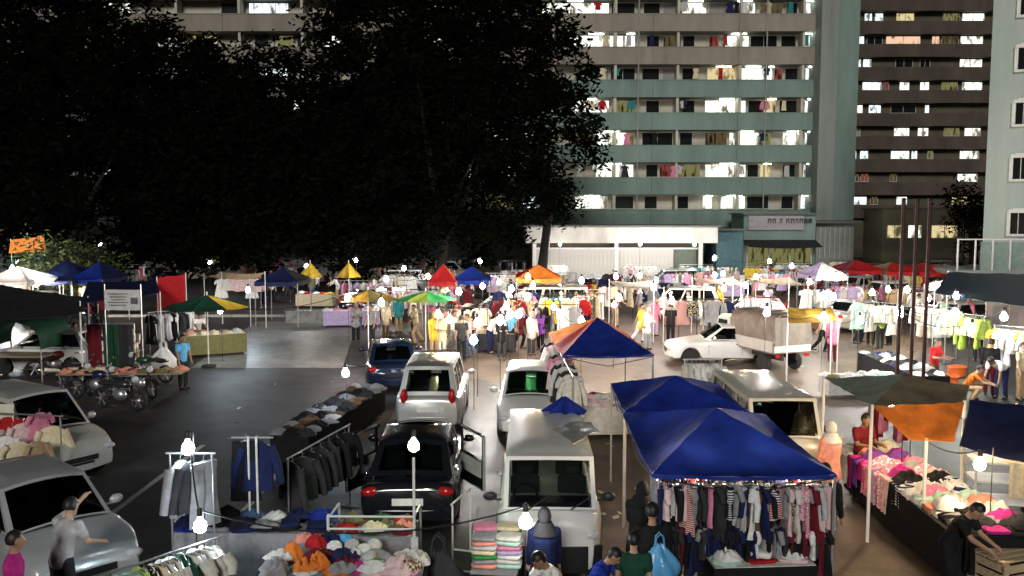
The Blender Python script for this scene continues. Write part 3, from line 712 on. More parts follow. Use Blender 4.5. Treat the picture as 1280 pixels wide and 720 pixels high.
car('off-white van facing us between the blue tents and the canvas lorry', 'van', (5.28, 18.0, 0), R(-90), mat('paint_offwhite', (.58,.55,.48), .32, .05, var=.08, coat=.4), cat='van', glass=glassmat('dark_tint', (.08,.1,.1)))
car_at('cream minivan parked behind the people in pink and black', 'mpv', 852, 358, 1.7, 165, BEIGEP, cat='minivan')
car_at('maroon car beyond the covered pickup', 'hatch', 935, 372, 1.4, 170, MAROONP)
car_at('beige van with dark windows in front of the ribbed hall', 'van', 690, 357, 1.86, 178, BEIGEP, cat='van')
car_at('pale green minivan beside the ribbed hall', 'mpv', 840, 336, 1.7, 178, mat('paint_sage', (.36,.42,.34), .35, .1, var=.05), cat='minivan', detail=1)
car_at('silver hatchback behind the pale clothes beyond the red roofs', 'hatch', 1088, 345, 1.45, 20, SILVER, detail=1)
car_at('white hatchback half hidden beside the dark tarpaulin hood', 'hatch', 62, 428, 1.0, 176, WHITEP)
car_at('dark hatchback parked behind the white banner', 'hatch', 75, 372, 1.45, 175, BLACKP, detail=1)
car_at('black hatchback among the centre stalls', 'hatch', 620, 368, 1.45, 175, BLACKP, detail=1)
car_at('grey minivan among the far stalls below the tree', 'mpv', 497, 336, 1.7, 182, SILVER, detail=1, cat='minivan')
car_at('silver sedan beyond the people in green shirts', 'sedan', 1075, 380, 1.2, 30, SILVER, detail=1)
car_at('white hatchback beyond the pink van of the far right stalls', 'hatch', 1215, 378, 1.4, 20, WHITEP, detail=1)
# ---------------------------------------------------------------- people
HEADS = {}
def capsule(mb, p0, p1, r0, r1, sx=1.0, n=10):
    p0, p1 = Vector(p0), Vector(p1); d = p1-p0; L = max(d.length, 1e-4); d = d/L
    a = Vector((1,0,0)) if abs(d.x) < .8 else Vector((0,1,0))
    u = (a-d*a.dot(d)).normalized(); w = d.cross(u)
    prof = [(-1,.02),(-.85,.5),(-.5,.86),(0,1.0)]
    ks = [(-r0*k*-1*-1, r0*q) for k, q in ((1,.02),(.85,.53),(.5,.87))]
    ks = [(-r0,.02*r0),(-r0*.85,.53*r0),(-r0*.5,.87*r0)]+[(L*t, r0+(r1-r0)*t) for t in (0,.33,.66,1)]+[(L+r1*.5,.87*r1),(L+r1*.85,.53*r1),(L+r1,.02*r1)]
    rings = []
    for s, r in ks:
        c = p0+d*s
        rings.append([mb.bm.verts.new(c+u*math.cos(2*PI*j/n)*r*sx+w*math.sin(2*PI*j/n)*r) for j in range(n)])
    for A, B in zip(rings, rings[1:]):
        for j in range(n): mb.bm.faces.new((A[j],A[(j+1)%n],B[(j+1)%n],B[j]))
    mb.bm.faces.new(rings[0][::-1]); mb.bm.faces.new(rings[-1])
def remesh(mb, name, vox, smooth=3):
    me = mb.mesh(name); o = bpy.data.objects.new('tmp', me); col.objects.link(o)
    m = o.modifiers.new('r', 'REMESH'); m.mode = 'VOXEL'; m.voxel_size = vox
    s = o.modifiers.new('s', 'SMOOTH'); s.factor = .5; s.iterations = smooth
    dg = bpy.context.evaluated_depsgraph_get(); out = bpy.data.meshes.new_from_object(o.evaluated_get(dg))
    bpy.data.objects.remove(o); bpy.data.meshes.remove(me)
    out.name = name; out.materials.clear(); out.materials.append(None)
    out.polygons.foreach_set('use_smooth', [True]*len(out.polygons))
    return out
def D3(az, el):      # direction: az 0 = forward (-Y), +90 = to the figure's left (+X); el up
    az, el = R(az), R(el); return Vector((math.sin(az)*math.cos(el), -math.cos(az)*math.cos(el), math.sin(el)))
POSES = dict(   # lean, head pitch, arms [(upper dir),(fore dir)] L,R ; legs [(thigh),(shin)] L,R
 stand=dict(lean=3, head=0, arms=[((40,-80),(10,-72)),((-40,-80),(-10,-72))], legs=[((20,-87),(180,-88)),((-20,-87),(180,-88))]),
 walk=dict(lean=6, head=5, arms=[((5,-58),(0,-35)),((180,-62),(190,-70))], legs=[((0,-66),(180,-76)),((180,-74),(180,-50))]),
 hold=dict(lean=4, head=22, arms=[((15,-70),(-15,5)),((-15,-70),(15,5))], legs=[((18,-86),(180,-87)),((-25,-86),(180,-86))]),
 browse=dict(lean=30, head=30, arms=[((8,-62),(0,-30)),((-8,-50),(-4,-20))], legs=[((14,-84),(180,-84)),((-14,-78),(180,-88))]),
 bend=dict(lean=68, head=30, arms=[((10,-84),(5,-70)),((-10,-75),(5,-60))], legs=[((16,-82),(180,-80)),((-16,-76),(180,-88))]),
 squat=dict(lean=32, head=15, arms=[((10,-35),(0,-25)),((-10,-40),(0,-10))], legs=[((22,8),(170,-58)),((-22,8),(190,-58))]),
 sit=dict(lean=10, head=20, arms=[((12,-65),(-8,-15)),((-12,-65),(8,-15))], legs=[((12,-6),(180,-86)),((-12,-6),(180,-86))]),
 reach=dict(lean=16, head=5, arms=[((10,10),(0,28)),((-25,-68),(0,-20))], legs=[((16,-86),(180,-87)),((-20,-84),(180,-86))]))
_pp = {}
def pose_meshes(pose, long_sleeve=False, female=False, short=False):
    key = (pose, long_sleeve, female, short)
    if key in _pp: return _pp[key]
    P = POSES[pose]; lean = R(P['lean']); up = Vector((0,-math.sin(lean),math.cos(lean)))
    hips = Vector((0,0,.90)); ank = []
    legs = []
    for s, (th, sh) in zip((1,-1), P['legs']):
        h = hips+Vector((s*.09,0,-.02)); k = h+D3(*th)*.42; a = k+D3(*sh)*.41; legs.append((h,k,a)); ank.append(a.z)
    dz = .075-min(ank); 
    def S(v): return v+Vector((0,0,dz))
    hips = S(hips); legs = [tuple(S(q) for q in l) for l in legs]
    chest = hips+up*.34; neck = hips+up*.52; 
    hl = lean*.55+R(P['head'])*.8; hup = Vector((0,-math.sin(hl),math.cos(hl))); hf = Vector((0,-math.cos(hl),-math.sin(hl)))
    head = neck+hup*.145+hf*.02
    arms = []
    for s, (ua, fa) in zip((1,-1), P['arms']):
        sh = hips+up*.455+Vector((s*(.165 if female else .185),0,0)); e = sh+D3(*ua)*.27; w = e+D3(*fa)*.235; arms.append((sh,e,w,D3(*fa)))
    b = MB()
    capsule(b, hips, hips+up*.16, .105, .10, 1.4); capsule(b, hips+up*.16, chest, .10, .115, 1.38); capsule(b, chest, hips+up*.43, .115, .09, 1.5)
    capsule(b, neck-up*.07, neck+hup*.06, .055, .05)
    M = Matrix.Translation(head) @ Matrix.Rotation(hl, 4, 'X')
    b.ell(None, (.073,.092,.112), 14, M); b.ell(None, (.055,.06,.06), 10, M @ Matrix.Translation((0,-.035,-.07)))
    capsule(b, M @ Vector((0,-.085,.015)), M @ Vector((0,-.105,-.028)), .012, .018)
    for s in (1,-1): b.ell(None, (.014,.024,.034), 8, M @ Matrix.Translation((s*.075,.01,-.01)))
    for (sh, e, w, fd) in arms:
        capsule(b, sh, e, .05, .04); capsule(b, e, w, .041, .028)
        s = 1 if sh.x > 0 else -1
        side = fd.cross(Vector((0,0,1))).normalized() if abs(fd.z) < .9 else Vector((0,-1,0))
        nrm = side.cross(fd).normalized()
        capsule(b, w, w+fd*.07, .03, .034, 1.0)
        for q, (ln, off) in enumerate(((.070,-.030),(.082,-.010),(.076,.011),(.060,.030))):
            r0 = w+fd*.085+side*off; r1 = r0+fd*ln*.55-nrm*.008; r2 = r1+fd*ln*.4-nrm*.03
            capsule(b, r0, r1, .0095, .009, n=6); capsule(b, r1, r2, .009, .008, n=6)
        t0 = w+fd*.03+side*-.030; capsule(b, t0, t0+fd*.05-side*.03-nrm*.02, .011, .010, n=6)
    for (h, k, a) in legs:
        capsule(b, h, k, .082, .056); capsule(b, k, a, .056, .038); capsule(b, a, a+Vector((0,-.12,-.045)), .036, .03)
    body = remesh(b, 'body', .0135, 2)
    for _ in range(2): body.materials.append(None)
    Mi = M.inverted(); mi = []
    for pl in body.polygons:
        c = Mi @ pl.center; i = 0
        if c.y < -.05 and abs(c.z) < .2:
            if abs(abs(c.x)-.031) < .009 and abs(c.z-.016) < .007: i = 1
            elif abs(c.x) < .026 and abs(c.z+.062) < .008: i = 2
        mi.append(i)
    body.polygons.foreach_set('material_index', mi)
    s_ = MB()
    capsule(s_, hips+up*(-.03), hips+up*.16, .125, .118, 1.38); capsule(s_, hips+up*.16, chest, .118, .132, 1.34); capsule(s_, chest, hips+up*.425, .132, .10, 1.52)
    if female: capsule(s_, hips-up*.02, legs[0][0].lerp(legs[1][0],.5)+Vector((0,0,-.16)), .13, .15, 1.4)
    for (sh, e, w, fd) in arms:
        capsule(s_, sh, sh.lerp(e, .62 if not long_sleeve else 1.0), .068, .062 if not long_sleeve else .054)
        if long_sleeve: capsule(s_, e, e.lerp(w,.9), .054, .044)
    shirt = remesh(s_, 'shirt', .019, 3)
    t_ = MB(); capsule(t_, hips+up*-.01, hips+Vector((0,0,-.05)), .113, .12, 1.4)
    for (h, k, a) in legs:
        capsule(t_, h, k, .098, .076)
        if not short: capsule(t_, k, k.lerp(a,.92), .074, .062)
    trousers = remesh(t_, 'trousers', .02, 3)
    shoes = []
    for (h, k, a) in legs:
        g = MB(); capsule(g, a+Vector((0,.035,-.035)), a+Vector((0,-.15,-.045)), .04, .034, 1.05); g.ell(a+Vector((0,.01,-.01)), (.042,.05,.045), 8); shoes.append(g.mesh('shoe', 60))
    hs = MB()
    bmesh.ops.create_uvsphere(hs.bm, u_segments=16, v_segments=12, radius=1, matrix=M @ Matrix.Translation((0,.014,.02)) @ Matrix.Diagonal((.086,.098,.108,1)))
    rm = [v for v in hs.bm.verts if (Mi @ v.co).y < -.055 and (Mi @ v.co).z < .055 or (Mi @ v.co).z < -.055 or (abs((Mi @ v.co).x) > .05 and (Mi @ v.co).y < .0 and (Mi @ v.co).z < .03)]
    bmesh.ops.delete(hs.bm, geom=rm, context='VERTS'); hair = hs.mesh('hair', 80, solid=-.008)
    sc_ = MB(); sc_.ell(None, (.094,.108,.125), 14, M @ Matrix.Translation((0,.018,.008)))
    rm = [v for v in sc_.bm.verts if (Mi @ v.co).y < -.075]
    bmesh.ops.delete(sc_.bm, geom=rm, context='VERTS')
    sc_.grid(lambda u, v: M @ Vector((math.sin((u-.5)*2*PI*.86)*(.10+.10*v), math.cos((u-.5)*2*PI*.86)*(.11+.06*v)+.01, -.07-.17*v)), 18, 4)
    scarf = sc_.mesh('headscarf', 60, solid=.006)
    _pp[key] = (body, shirt, trousers, shoes, hair, scarf)
    return _pp[key]
SKINS = [mat('skin_a', (.42,.24,.15), .55, var=.08), mat('skin_b', (.30,.16,.095), .55, var=.08), mat('skin_c', (.52,.33,.22), .55, var=.08)]
HAIRM = mat('hair_dark', (.012,.01,.009), .5, var=.3, scale=30); EYEM = mat('eye_dark', (.03,.02,.018), .4); LIPM = mat('lip', (.30,.11,.09), .5)
np_ = [0]
def person(label, pose, loc, face, shirt, trousers, scarf=None, long=False, female=None, short=False, scale=1.0, group=None, seat=0.0):
    female = bool(scarf) if female is None else female
    body, sh, tr, shoes, hair, sc_ = pose_meshes(pose, long or bool(scarf), female, short)
    t = thing('person', label, 'person', loc, R(face), group); np_[0] += 1
    t.scale = (scale,)*3
    o = add('body', body, SKINS[np_[0] % 3], t)
    for i, m_ in ((1, EYEM), (2, LIPM)): o.material_slots[i].link = 'OBJECT'; o.material_slots[i].material = m_
    add('shirt', sh, cloth(shirt), t); add('trousers', tr, cloth(trousers), t)
    for me in shoes: add('shoe', me, PLASTIC, t)
    if scarf: add('headscarf', sc_, cloth(scarf), t)
    else: add('hair', hair, HAIRM, t)
    return t
def who(label, pose, px, py, face, shirt, trousers, z=0.0, **kw):
    p = at_z(px, py, z); return person(label, pose, (p.x, p.y, 0), face, shirt, trousers, **kw)

# ---------------------------------------------------------------- market furniture
def fold(x, y, k=1.0, s=0.0):
    return noise.noise(Vector((x*k+s, y*k-s, s)))
def garment_mesh(kind, seed):
    rn = random.Random(seed); mb = MB()
    if kind == 'trousers':
        for s in (1,-1):
            def f(u, v, s=s):
                a = 2*PI*u; w = .10+.02*v; return Vector((s*(.085+.03*v)+w*math.cos(a), .045*math.sin(a)+.02*math.sin(6*v+seed+s), -.02-.88*v))
            mb.grid(f, 10, 8)
        mb.box((0,0,-.05),(.36,.09,.10))
    else:
        Ln = dict(tshirt=.66, longsleeve=.70, dress=1.05, jacket=.74)[kind]; nf = rn.choice((2,3,4)); ph = rn.uniform(0,6)
        def half(v):
            if v < .06: return .10+.12*(v/.06)**.5
            if v < .3: return .225
            return .225+(.02 if kind != 'dress' else .16)*(v-.3)/.7
        def f(u, v):
            a = 2*PI*u; w = half(v); x = w*math.cos(a); d = .035+.05*v
            return Vector((x, d*math.sin(a)+.022*v*math.sin(x*nf*9+ph)+.012*fold(x*5,v*4,1,seed), .02-Ln*v-.035*(abs(x)/.22 if v < .1 else 0)+.012*math.sin(x*14+ph)*v))
        mb.grid(f, 24, 12)
        sl = .22 if kind in ('tshirt','dress') else .58
        for s in (1,-1):
            b0 = Vector((s*.19,0,-.06)); e = b0+Vector((s*(.12 if sl < .3 else .15), 0, -sl)); m_ = b0.lerp(e,.5)+Vector((s*.035,rn.uniform(-.03,.03),0))
            mb.tube([b0, m_, e], [.08,.07,.06], 8, sx=.9)
    return mb.mesh('garment', 70)
GM = {k: [garment_mesh(k, i*7+3) for i in range(3)] for k in ('tshirt','longsleeve','dress','jacket','trousers')}
g = MB(); g.tube([(-.19,0,-.05),(0,0,.02),(.19,0,-.05)], .008, 5); g.tube([(0,0,.02),(0,0,.07),(.03,0,.10),(.0,0,.12)], .005, 5); HANGER = g.mesh('hanger')
gcount = {}
def garment(kind, c, loc, rz, label, group, hanger=True, scale=1.0, tilt=0.0):
    o = add(dict(tshirt='hanging_shirt', longsleeve='hanging_shirt', dress='hanging_dress', jacket='hanging_jacket', trousers='hanging_trousers')[kind], random.choice(GM[kind]), cloth(c), None, loc, rz)
    o.scale = (scale,)*3; o.rotation_euler.y = tilt
    nm = dict(tshirt='shirt', longsleeve='long-sleeved shirt', dress='dress', jacket='jacket', trousers='pair of trousers')[kind]
    tag(o, label.format(c=CN.get(c, c), k=nm), 'garment', group)
    if hanger: add('hanger', HANGER, STEEL, o)
    return o
CN = dict(offwhite='off-white', lightgrey='light grey', skyblue='sky blue', darkgreen='dark green', palepink='pale pink', denim='denim blue', striped_navy='navy and white striped', striped_red='red and cream striped', checked_brown='brown checked', checked_teal='teal checked', printed_pink='pink printed', printed_black='black printed')
def rack(label, p0, p1, h, m=None, group=None, feet=True):
    p0, p1 = Vector((p0[0],p0[1],0)), Vector((p1[0],p1[1],0)); d = p1-p0; L = d.length
    t = thing('garment_rack', label, 'clothes rack', p0, math.atan2(d.y, d.x), group); m = m or STEEL
    g = MB(); g.tube([(-.05,0,h),(L+.05,0,h)], .016, 8); g.build('rail', m, t, 60)
    for x in (0, L):
        g = MB(); g.tube([(x,0,0.02),(x,0,h)], .016, 8); g.build('post', m, t, 60)
        if feet: g = MB(); g.tube([(x,-.28,.02),(x,.28,.02)], .018, 8); g.build('foot', m, t, 60)
    return t
def rack_clothes(p0, p1, h, n, cols, kinds, label, group, face=False, jitter=.25, scale=1.0):
    p0, p1 = Vector((p0[0],p0[1],h)), Vector((p1[0],p1[1],h)); d = p1-p0; a = math.atan2(d.y, d.x)
    for i in range(n):
        p = p0.lerp(p1, (i+.5)/n)+Vector((0,0,-.12))
        garment(random.choice(kinds), random.choice(cols), p, a+(0 if face else PI/2)+random.uniform(-jitter,jitter), label, group, scale=scale*random.uniform(.9,1.08))
def table(label, c, sx, sy, h, rz, top='offwhite', skirt=None, group=None, legs=True):
    t = thing('trestle_table', label, 'table', (c[0],c[1],0), rz, group)
    g = MB(); g.boxm((-sx/2,-sy/2,h-.04),(sx/2,sy/2,h)); g.build('tabletop', mat('ply', (.3,.22,.14), .7) if not skirt else cloth(top), t)
    for x in (-1,1):
        for y in (-1,1):
            g = MB(); g.tube([(x*(sx/2-.1),y*(sy/2-.08),0),(x*(sx/2-.16),y*(sy/2-.08),h-.04)], .018, 6); g.build('leg', DARKM, t)
    if skirt:
        g = MB(); ps = [(-sx/2,-sy/2),(sx/2,-sy/2),(sx/2,sy/2),(-sx/2,sy/2)]; n = 48
        def f(u, v):
            q = (u*4) % 4; i = int(q) % 4; k = q-int(q); a_, b_ = Vector(ps[i]), Vector(ps[(i+1)%4]); p = a_.lerp(b_, k)
            o_ = p.normalized()*(.02+.03*v*(1+math.sin(u*90))*.5); return Vector((p.x+o_.x, p.y+o_.y, h-.005-(h-.12)*v))
        g.grid(f, n, 3); g.build('table_skirt', cloth(skirt), t, 60)
    return t
def folded_mesh(seed, heap=False):
    rn = random.Random(seed); mb = MB(); sx, sy, h = .34, .26, .055
    if heap:
        nr, na = 9, 26; ph = rn.uniform(0,6); asp = rn.uniform(.65,.95)
        def f(u, v):
            a = 2*PI*u; out = 1+.22*noise.noise(Vector((math.cos(a)*1.3+seed, math.sin(a)*1.3, ph)))+.06*math.sin(a*5+ph)
            r = .21*v*out; x, y = r*math.cos(a), r*asp*math.sin(a)
            rd = 1-abs(noise.noise(Vector((x*9+seed, y*9, ph))))*2.0; rd2 = noise.noise(Vector((x*22, y*22+seed, ph)))
            return Vector((x+.012*rd2, y+.012*rd, max(0, .105*(1-v**2.6)*(.55+.45*rd)+.018*rd2*(1-v**4))))
        mb.grid(f, na, nr)
        return mb.mesh('heap', 75, weld=True)
    def f(u, v):
        a = 2*PI*u; b_ = PI*(v-.5); ca, sa = math.cos(a), math.sin(a); e = .35
        cb, sb = math.cos(b_), math.sin(b_); sg = lambda q, p: math.copysign(abs(q)**p, q)
        x, y, z = sx/2*sg(cb,e)*sg(ca,e), sy/2*sg(cb,e)*sg(sa,e), h/2+h/2*sg(sb,e)
        nz = fold(x*6,y*6,1.4,seed); return Vector((x*(1+.12*nz), y*(1+.12*nz), z*(1+.35*nz)))
    mb.grid(f, 20, 10)
    return mb.mesh('folded', 60, weld=True)
FM = [folded_mesh(i) for i in range(4)]; HM = [folded_mesh(i+20, True) for i in range(7)]
def goods(c, sx, sy, h, rz, n, cols, label, group, heap=.5, layers=2, scale=1.0):
    M = Matrix.Translation((c[0],c[1],h)) @ Matrix.Rotation(rz, 4, 'Z'); k = 0
    nx = max(1, int(sx/.36)); ny = max(1, int(sy/.30))
    cells = [(i,j) for i in range(nx) for j in range(ny)]; random.shuffle(cells)
    lev = {}
    while k < n and cells:
        i, j = cells[k % len(cells)]; l = lev.get((i,j), 0)
        if l >= layers: break
        p = M @ Vector((-sx/2+sx*(i+.5)/nx+random.uniform(-.05,.05), -sy/2+sy*(j+.5)/ny+random.uniform(-.04,.04), .003+l*.06))
        cc = random.choice(cols); hp = random.random() < heap
        o = add('crumpled_garment' if hp else 'folded_garment', random.choice(HM if hp else FM), cloth(cc), None, p, rz+random.uniform(-.5,.5))
        o.scale = (scale*random.uniform(.8,1.15), scale*random.uniform(.8,1.15), random.uniform(.7,1.5))
        tag(o, label.format(c=CN.get(cc,cc), k='crumpled' if hp else 'folded'), 'garment', group)
        lev[(i,j)] = l+1; k += 1
def tri_panel(a, b, c, sag, n=14, seed=0):
    mb = MB(); a, b, c = Vector(a), Vector(b), Vector(c); V = {}
    for i in range(n+1):
        for j in range(n+1-i):
            k = n-i-j; p = (a*i+b*j+c*k)/n
            w = 27*(i*j*k)/n**3; e = 4*j*k/n**2
            p.z -= sag*w+sag*.25*e*(1-i/n)+.022*fold(p.x*2,p.y*2,1.5,seed)+.012*fold(p.x*6,p.y*6,1.5,seed); V[i,j] = mb.bm.verts.new(p)
    for i in range(n):
        for j in range(n-i):
            mb.bm.faces.new((V[i,j],V[i+1,j],V[i,j+1]))
            if i+j < n-1: mb.bm.faces.new((V[i+1,j],V[i+1,j+1],V[i,j+1]))
    return mb
TENTLEG = mat('tent_leg', (.30,.30,.30), .45, .3, var=.2)
def canopy(label, c, sx, sy, eave, peak, rz, cols, val=.16, sag=.15, split=None, legs=True, group=None, name='canopy_tent', matf=tarpm):
    """pyramid tent: panels in the order front, right, back, left"""
    t = thing(name, label, 'tent', (c[0],c[1],0), rz, group)
    P = [(-sx/2,-sy/2,eave),(sx/2,-sy/2,eave),(sx/2,sy/2,eave),(-sx/2,sy/2,eave)]; A = (0,0,peak)
    for i in range(4):
        m = matf(cols[i % len(cols)]); p, q = P[i], P[(i+1)%4]
        if split and i == 3:
            mq = tuple((a_+b_)/2 for a_, b_ in zip(p, q)); mq = (mq[0], mq[1], mq[2]-sag*.25)
            tri_panel(A, p, mq, sag*.4, seed=i).build('canopy_panel', matf(split[0]), t, 60); tri_panel(A, mq, q, sag*.4, seed=i+1).build('canopy_panel', matf(split[1]), t, 60)
        else: tri_panel(A, p, q, sag, seed=i+c[0]).build('canopy_panel', m, t, 60)
        if val:
            g = MB()
            def f(u, v):
                b = Vector(p).lerp(Vector(q), u); n = Vector((b.x,b.y,0)).normalized()
                return b+Vector((0,0,-sag*.25*4*u*(1-u)-val*v*(1+.12*math.sin(u*22+i))))+n*(.004+.02*v*math.sin(u*17+i))
            g.grid(f, 20, 2); g.build('valance', m, t, 60)
    if legs:
        for p in P:
            g = MB(); g.boxm((p[0]*.985-.018,p[1]*.985-.018,0),(p[0]*.985+.018,p[1]*.985+.018,eave-.02)); g.build('leg', TENTLEG, t)
        for i in range(4):
            p, q = Vector(P[i])*.985, Vector(P[(i+1)%4])*.985; p.z = q.z = eave-.06; m_ = p.lerp(q,.5)
            g = MB(); g.tube([p, m_-Vector((0,0,.22)), q], .010, 5); g.build('truss_bar', DARKM, t)
    return t
def umbrella(label, c, r, h, rise, cols, rz=0.0, group=None):
    t = thing('market_umbrella', label, 'umbrella', (c[0],c[1],0), rz, group); n = 8
    for i in range(n):
        a0, a1 = 2*PI*i/n, 2*PI*(i+1)/n
        tri_panel((0,0,h+rise),(r*math.cos(a0),r*math.sin(a0),h),(r*math.cos(a1),r*math.sin(a1),h),.10,6,i).build('canopy_panel', tarpm(cols[i%len(cols)]), t, 60)
    g = MB(); g.tube([(0,0,0),(0,0,h+rise+.12)], .022, 8); g.build('pole', WHITEMETAL, t)
    g = MB(); g.lathe([(.25,0),(.25,.08),(.05,.12)], 12); g.build('base', RUBBER, t)
    return t
def tarp(label, q, sag, m, nu=14, nv=10, name='tarpaulin', poles=(), seed=1, cat='tarpaulin', wr=.03):
    """sheet between four corners (given in order), sagging, with poles under the listed corners"""
    q = [Vector(p) for p in q]; base = Vector((sum(p.x for p in q)/4, sum(p.y for p in q)/4, 0))
    t = thing(name, label, cat, base); g = MB()
    def f(u, v):
        p = (q[0]*(1-u)+q[1]*u)*(1-v)+(q[3]*(1-u)+q[2]*u)*v-base
        p.z -= sag*16*u*(1-u)*v*(1-v)*.6+sag*.5*(4*u*(1-u)*abs(2*v-1)**3+4*v*(1-v)*abs(2*u-1)**3)*.6
        p.z += wr*fold(p.x*1.6,p.y*1.6,1.2,seed)+wr*.5*fold(p.x*5,p.y*5,1,seed+3); return p
    g.grid(f, nu*2, nv*2); g.build('sheet', m, t, 60, solid=.008)
    for i in poles:
        g = MB(); p = q[i]-base; g.tube([(p.x,p.y,0),(p.x,p.y,p.z+.05)], .02, 6); g.build('pole', WHITEMETAL, t)
    return t
# ---- lamps
LAMPS = []
g = MB(); g.lathe([(.014,.07),(.02,.045),(.045,.015),(.055,-.02),(.046,-.055),(.02,-.072)], 10); BULB = g.mesh('bulb', 80)
g = MB(); g.lathe([(.014,.065),(.024,.07),(.024,.13),(.01,.14)], 8); SOCK = g.mesh('socket', 60)
g = MB(); g.lathe([(.03,.11),(.06,.10),(.15,.02),(.146,.018),(.055,.094),(.02,.1)], 14); SHADE = g.mesh('lamp_shade', 60)
LK = .22
LC = dict(w=(1.0,.97,.92), c=(.76,.89,1.0), y=(1.0,.72,.40), g=(.85,1.0,.72), p=(1.0,.86,.84))
def lamp(loc, power, c='w', label=None, group=None, pole=True, shade=False, off=(.0,.12), size=1.0):
    LAMPS.append((Vector(loc), pole)); x, y, z = loc; size = size*1.45; power = power*LK/1.9
    t = thing('bulb_lamp', label or 'small bare bulb glowing on a thin pole over the far stalls', 'lamp', (x,y,0), 0, group if label else 'bulbs over the far stalls')
    b = add('bulb', BULB, emitter('bulb_%s_%d' % (c, int(power)), LC[c], power), t, (0,0,z)); b.scale = (size,)*3
    s = add('socket', SOCK, PLASTIC, t, (0,0,z)); s.scale = (size,)*3
    if shade: add('lamp_shade', SHADE, mat('enamel', (.7,.7,.68), .4), t, (0,0,z))
    if pole:
        g = MB(); g.tube([(off[0],off[1],0),(off[0],off[1],z+.18),(0,0,z+.17),(0,0,z+.13)], .009, 6); g.build('pole', DARKM, t)
    return t
def lamp_px(px, py, z, power, c='w', **kw):
    return lamp(at_z(px, py, z), power, c, **kw)

class Stuff:
    """many small far things joined into one mesh with a slot per colour"""
    def __init__(s): s.v = []; s.f = []; s.mi = []; s.cols = []
    def put(s, me, M, c):
        if c not in s.cols: s.cols.append(c)
        k = s.cols.index(c); n = len(s.v); s.v += [M @ v.co for v in me.vertices]
        for p in me.polygons: s.f.append([i+n for i in p.vertices]); s.mi.append(k)
    def build(s, name, label, cat):
        me = bpy.data.meshes.new(name); me.from_pydata(s.v, [], s.f)
        for c in s.cols: me.materials.append(cloth(c))
        me.polygons.foreach_set('material_index', s.mi); me.polygons.foreach_set('use_smooth', [True]*len(s.f))
        o = bpy.data.objects.new(name, me); col.objects.link(o); return tag(o, label, cat, None, 'stuff')
# ================================================================ the blue tents
def mid(*ps): return sum(ps, Vector())/len(ps)
def tent_px(label, fl, fr, bl, eave, peak, cols, **kw):
    a, b, c = at_z(*fl, eave), at_z(*fr, eave), at_z(*bl, eave); d = b-a
    n = (c-a).normalized(); sy = (c-a).length; rz = math.atan2(-n.x, n.y); d = Vector((n.y,-n.x,0))*d.length; b = a+d
    ce = a+d*.5+n*sy*.5; sx = d.length
    return canopy(label, ce, sx, sy, eave, peak, rz, cols, **kw), a, b, n, sy
t1, FLc, FRc, NB, SY = tent_px('deep blue pyramid tent with clothes hanging under its front edge', (815,592), (1031,583), (779,517), 2.0, 2.50, ['blue'], val=.05)
c2 = mid(FLc, FRc)+NB*(SY+1.32)+Vector((-.10,0,0))
canopy('deep blue tent pitched behind the one hung with clothes', c2, 2.15, 2.5, 2.02, 2.42, math.atan2((FRc-FLc).y, (FRc-FLc).x), ['blue','blue','navy','blue'], val=.10)
dv = (FRc-FLc).normalized()
BT = ['white','black','charcoal','black','navy','pink','grey','maroon','offwhite','black','charcoal','palepink','lightgrey','brown','striped_navy','printed_black','printed_pink','striped_red']
r0, r1 = FLc+dv*.12+NB*.16, FRc-dv*.05+NB*.16
rack('steel rail of mixed clothes under the front edge of the blue tent', r0, r1, 1.92)
rack_clothes(r0, r1, 1.92, 44, BT, ['tshirt','longsleeve','dress','trousers'], '{c} {k} on the upper front rail of the blue tent', 'clothes under the blue tent', jitter=.9, scale=.66)
r0c, r1c = r0-NB*.02, r1-NB*.02
rack('lower steel rail of small dark clothes under the front of the blue tent', r0c, r1c, 1.36)
rack_clothes(r0c, r1c, 1.36, 34, ['black','charcoal','black','grey','white','navy','maroon','black'], ['tshirt','dress','trousers'], '{c} {k} on the lower front rail of the blue tent', 'clothes on the lower rail of the blue tent', jitter=.9, scale=.6)
r0b, r1b = r0+NB*.75, r1+NB*.75
rack('second steel rail of dark clothes deeper inside the blue tent', r0b, r1b, 1.85)
rack_clothes(r0b, r1b, 1.85, 14, ['black','charcoal','maroon','navy','grey','white'], ['dress','longsleeve','jacket'], '{c} {k} hanging deeper inside the blue tent', 'clothes deep in the blue tent', jitter=.6)
tc = at_z(945, 694, .80)
table('low sale table in front of the blue tent', tc, 1.35, .75, .80, R(4), 'offwhite', 'black')
goods(tc, 1.3, .75, .80, R(4), 30, ['white','black','offwhite','lilac','charcoal','palepink','red','white','mint'], '{k} {c} garment on the sale table before the blue tent', 'garments on the blue tent table', .8, 2)
tc = at_z(1000, 705, .45)
who('shopper in black with jeans beside the right leg of the blue tent', 'stand', 1027, 719, 150, 'black', 'denim', long=True)
who('stallholder in black leaning over the sale table before the blue tent', 'browse', 850, 722, 100, 'black', 'charcoal', z=.1)
person('shopper in black carrying a bright blue plastic bag', 'stand', (1.80,10.78,0), 175, 'black', 'black', long=True)
who('woman in black headscarf between the white van and blue tent', 'hold', 800, 622, 150, 'black', 'charcoal', z=1.5, scarf='black')
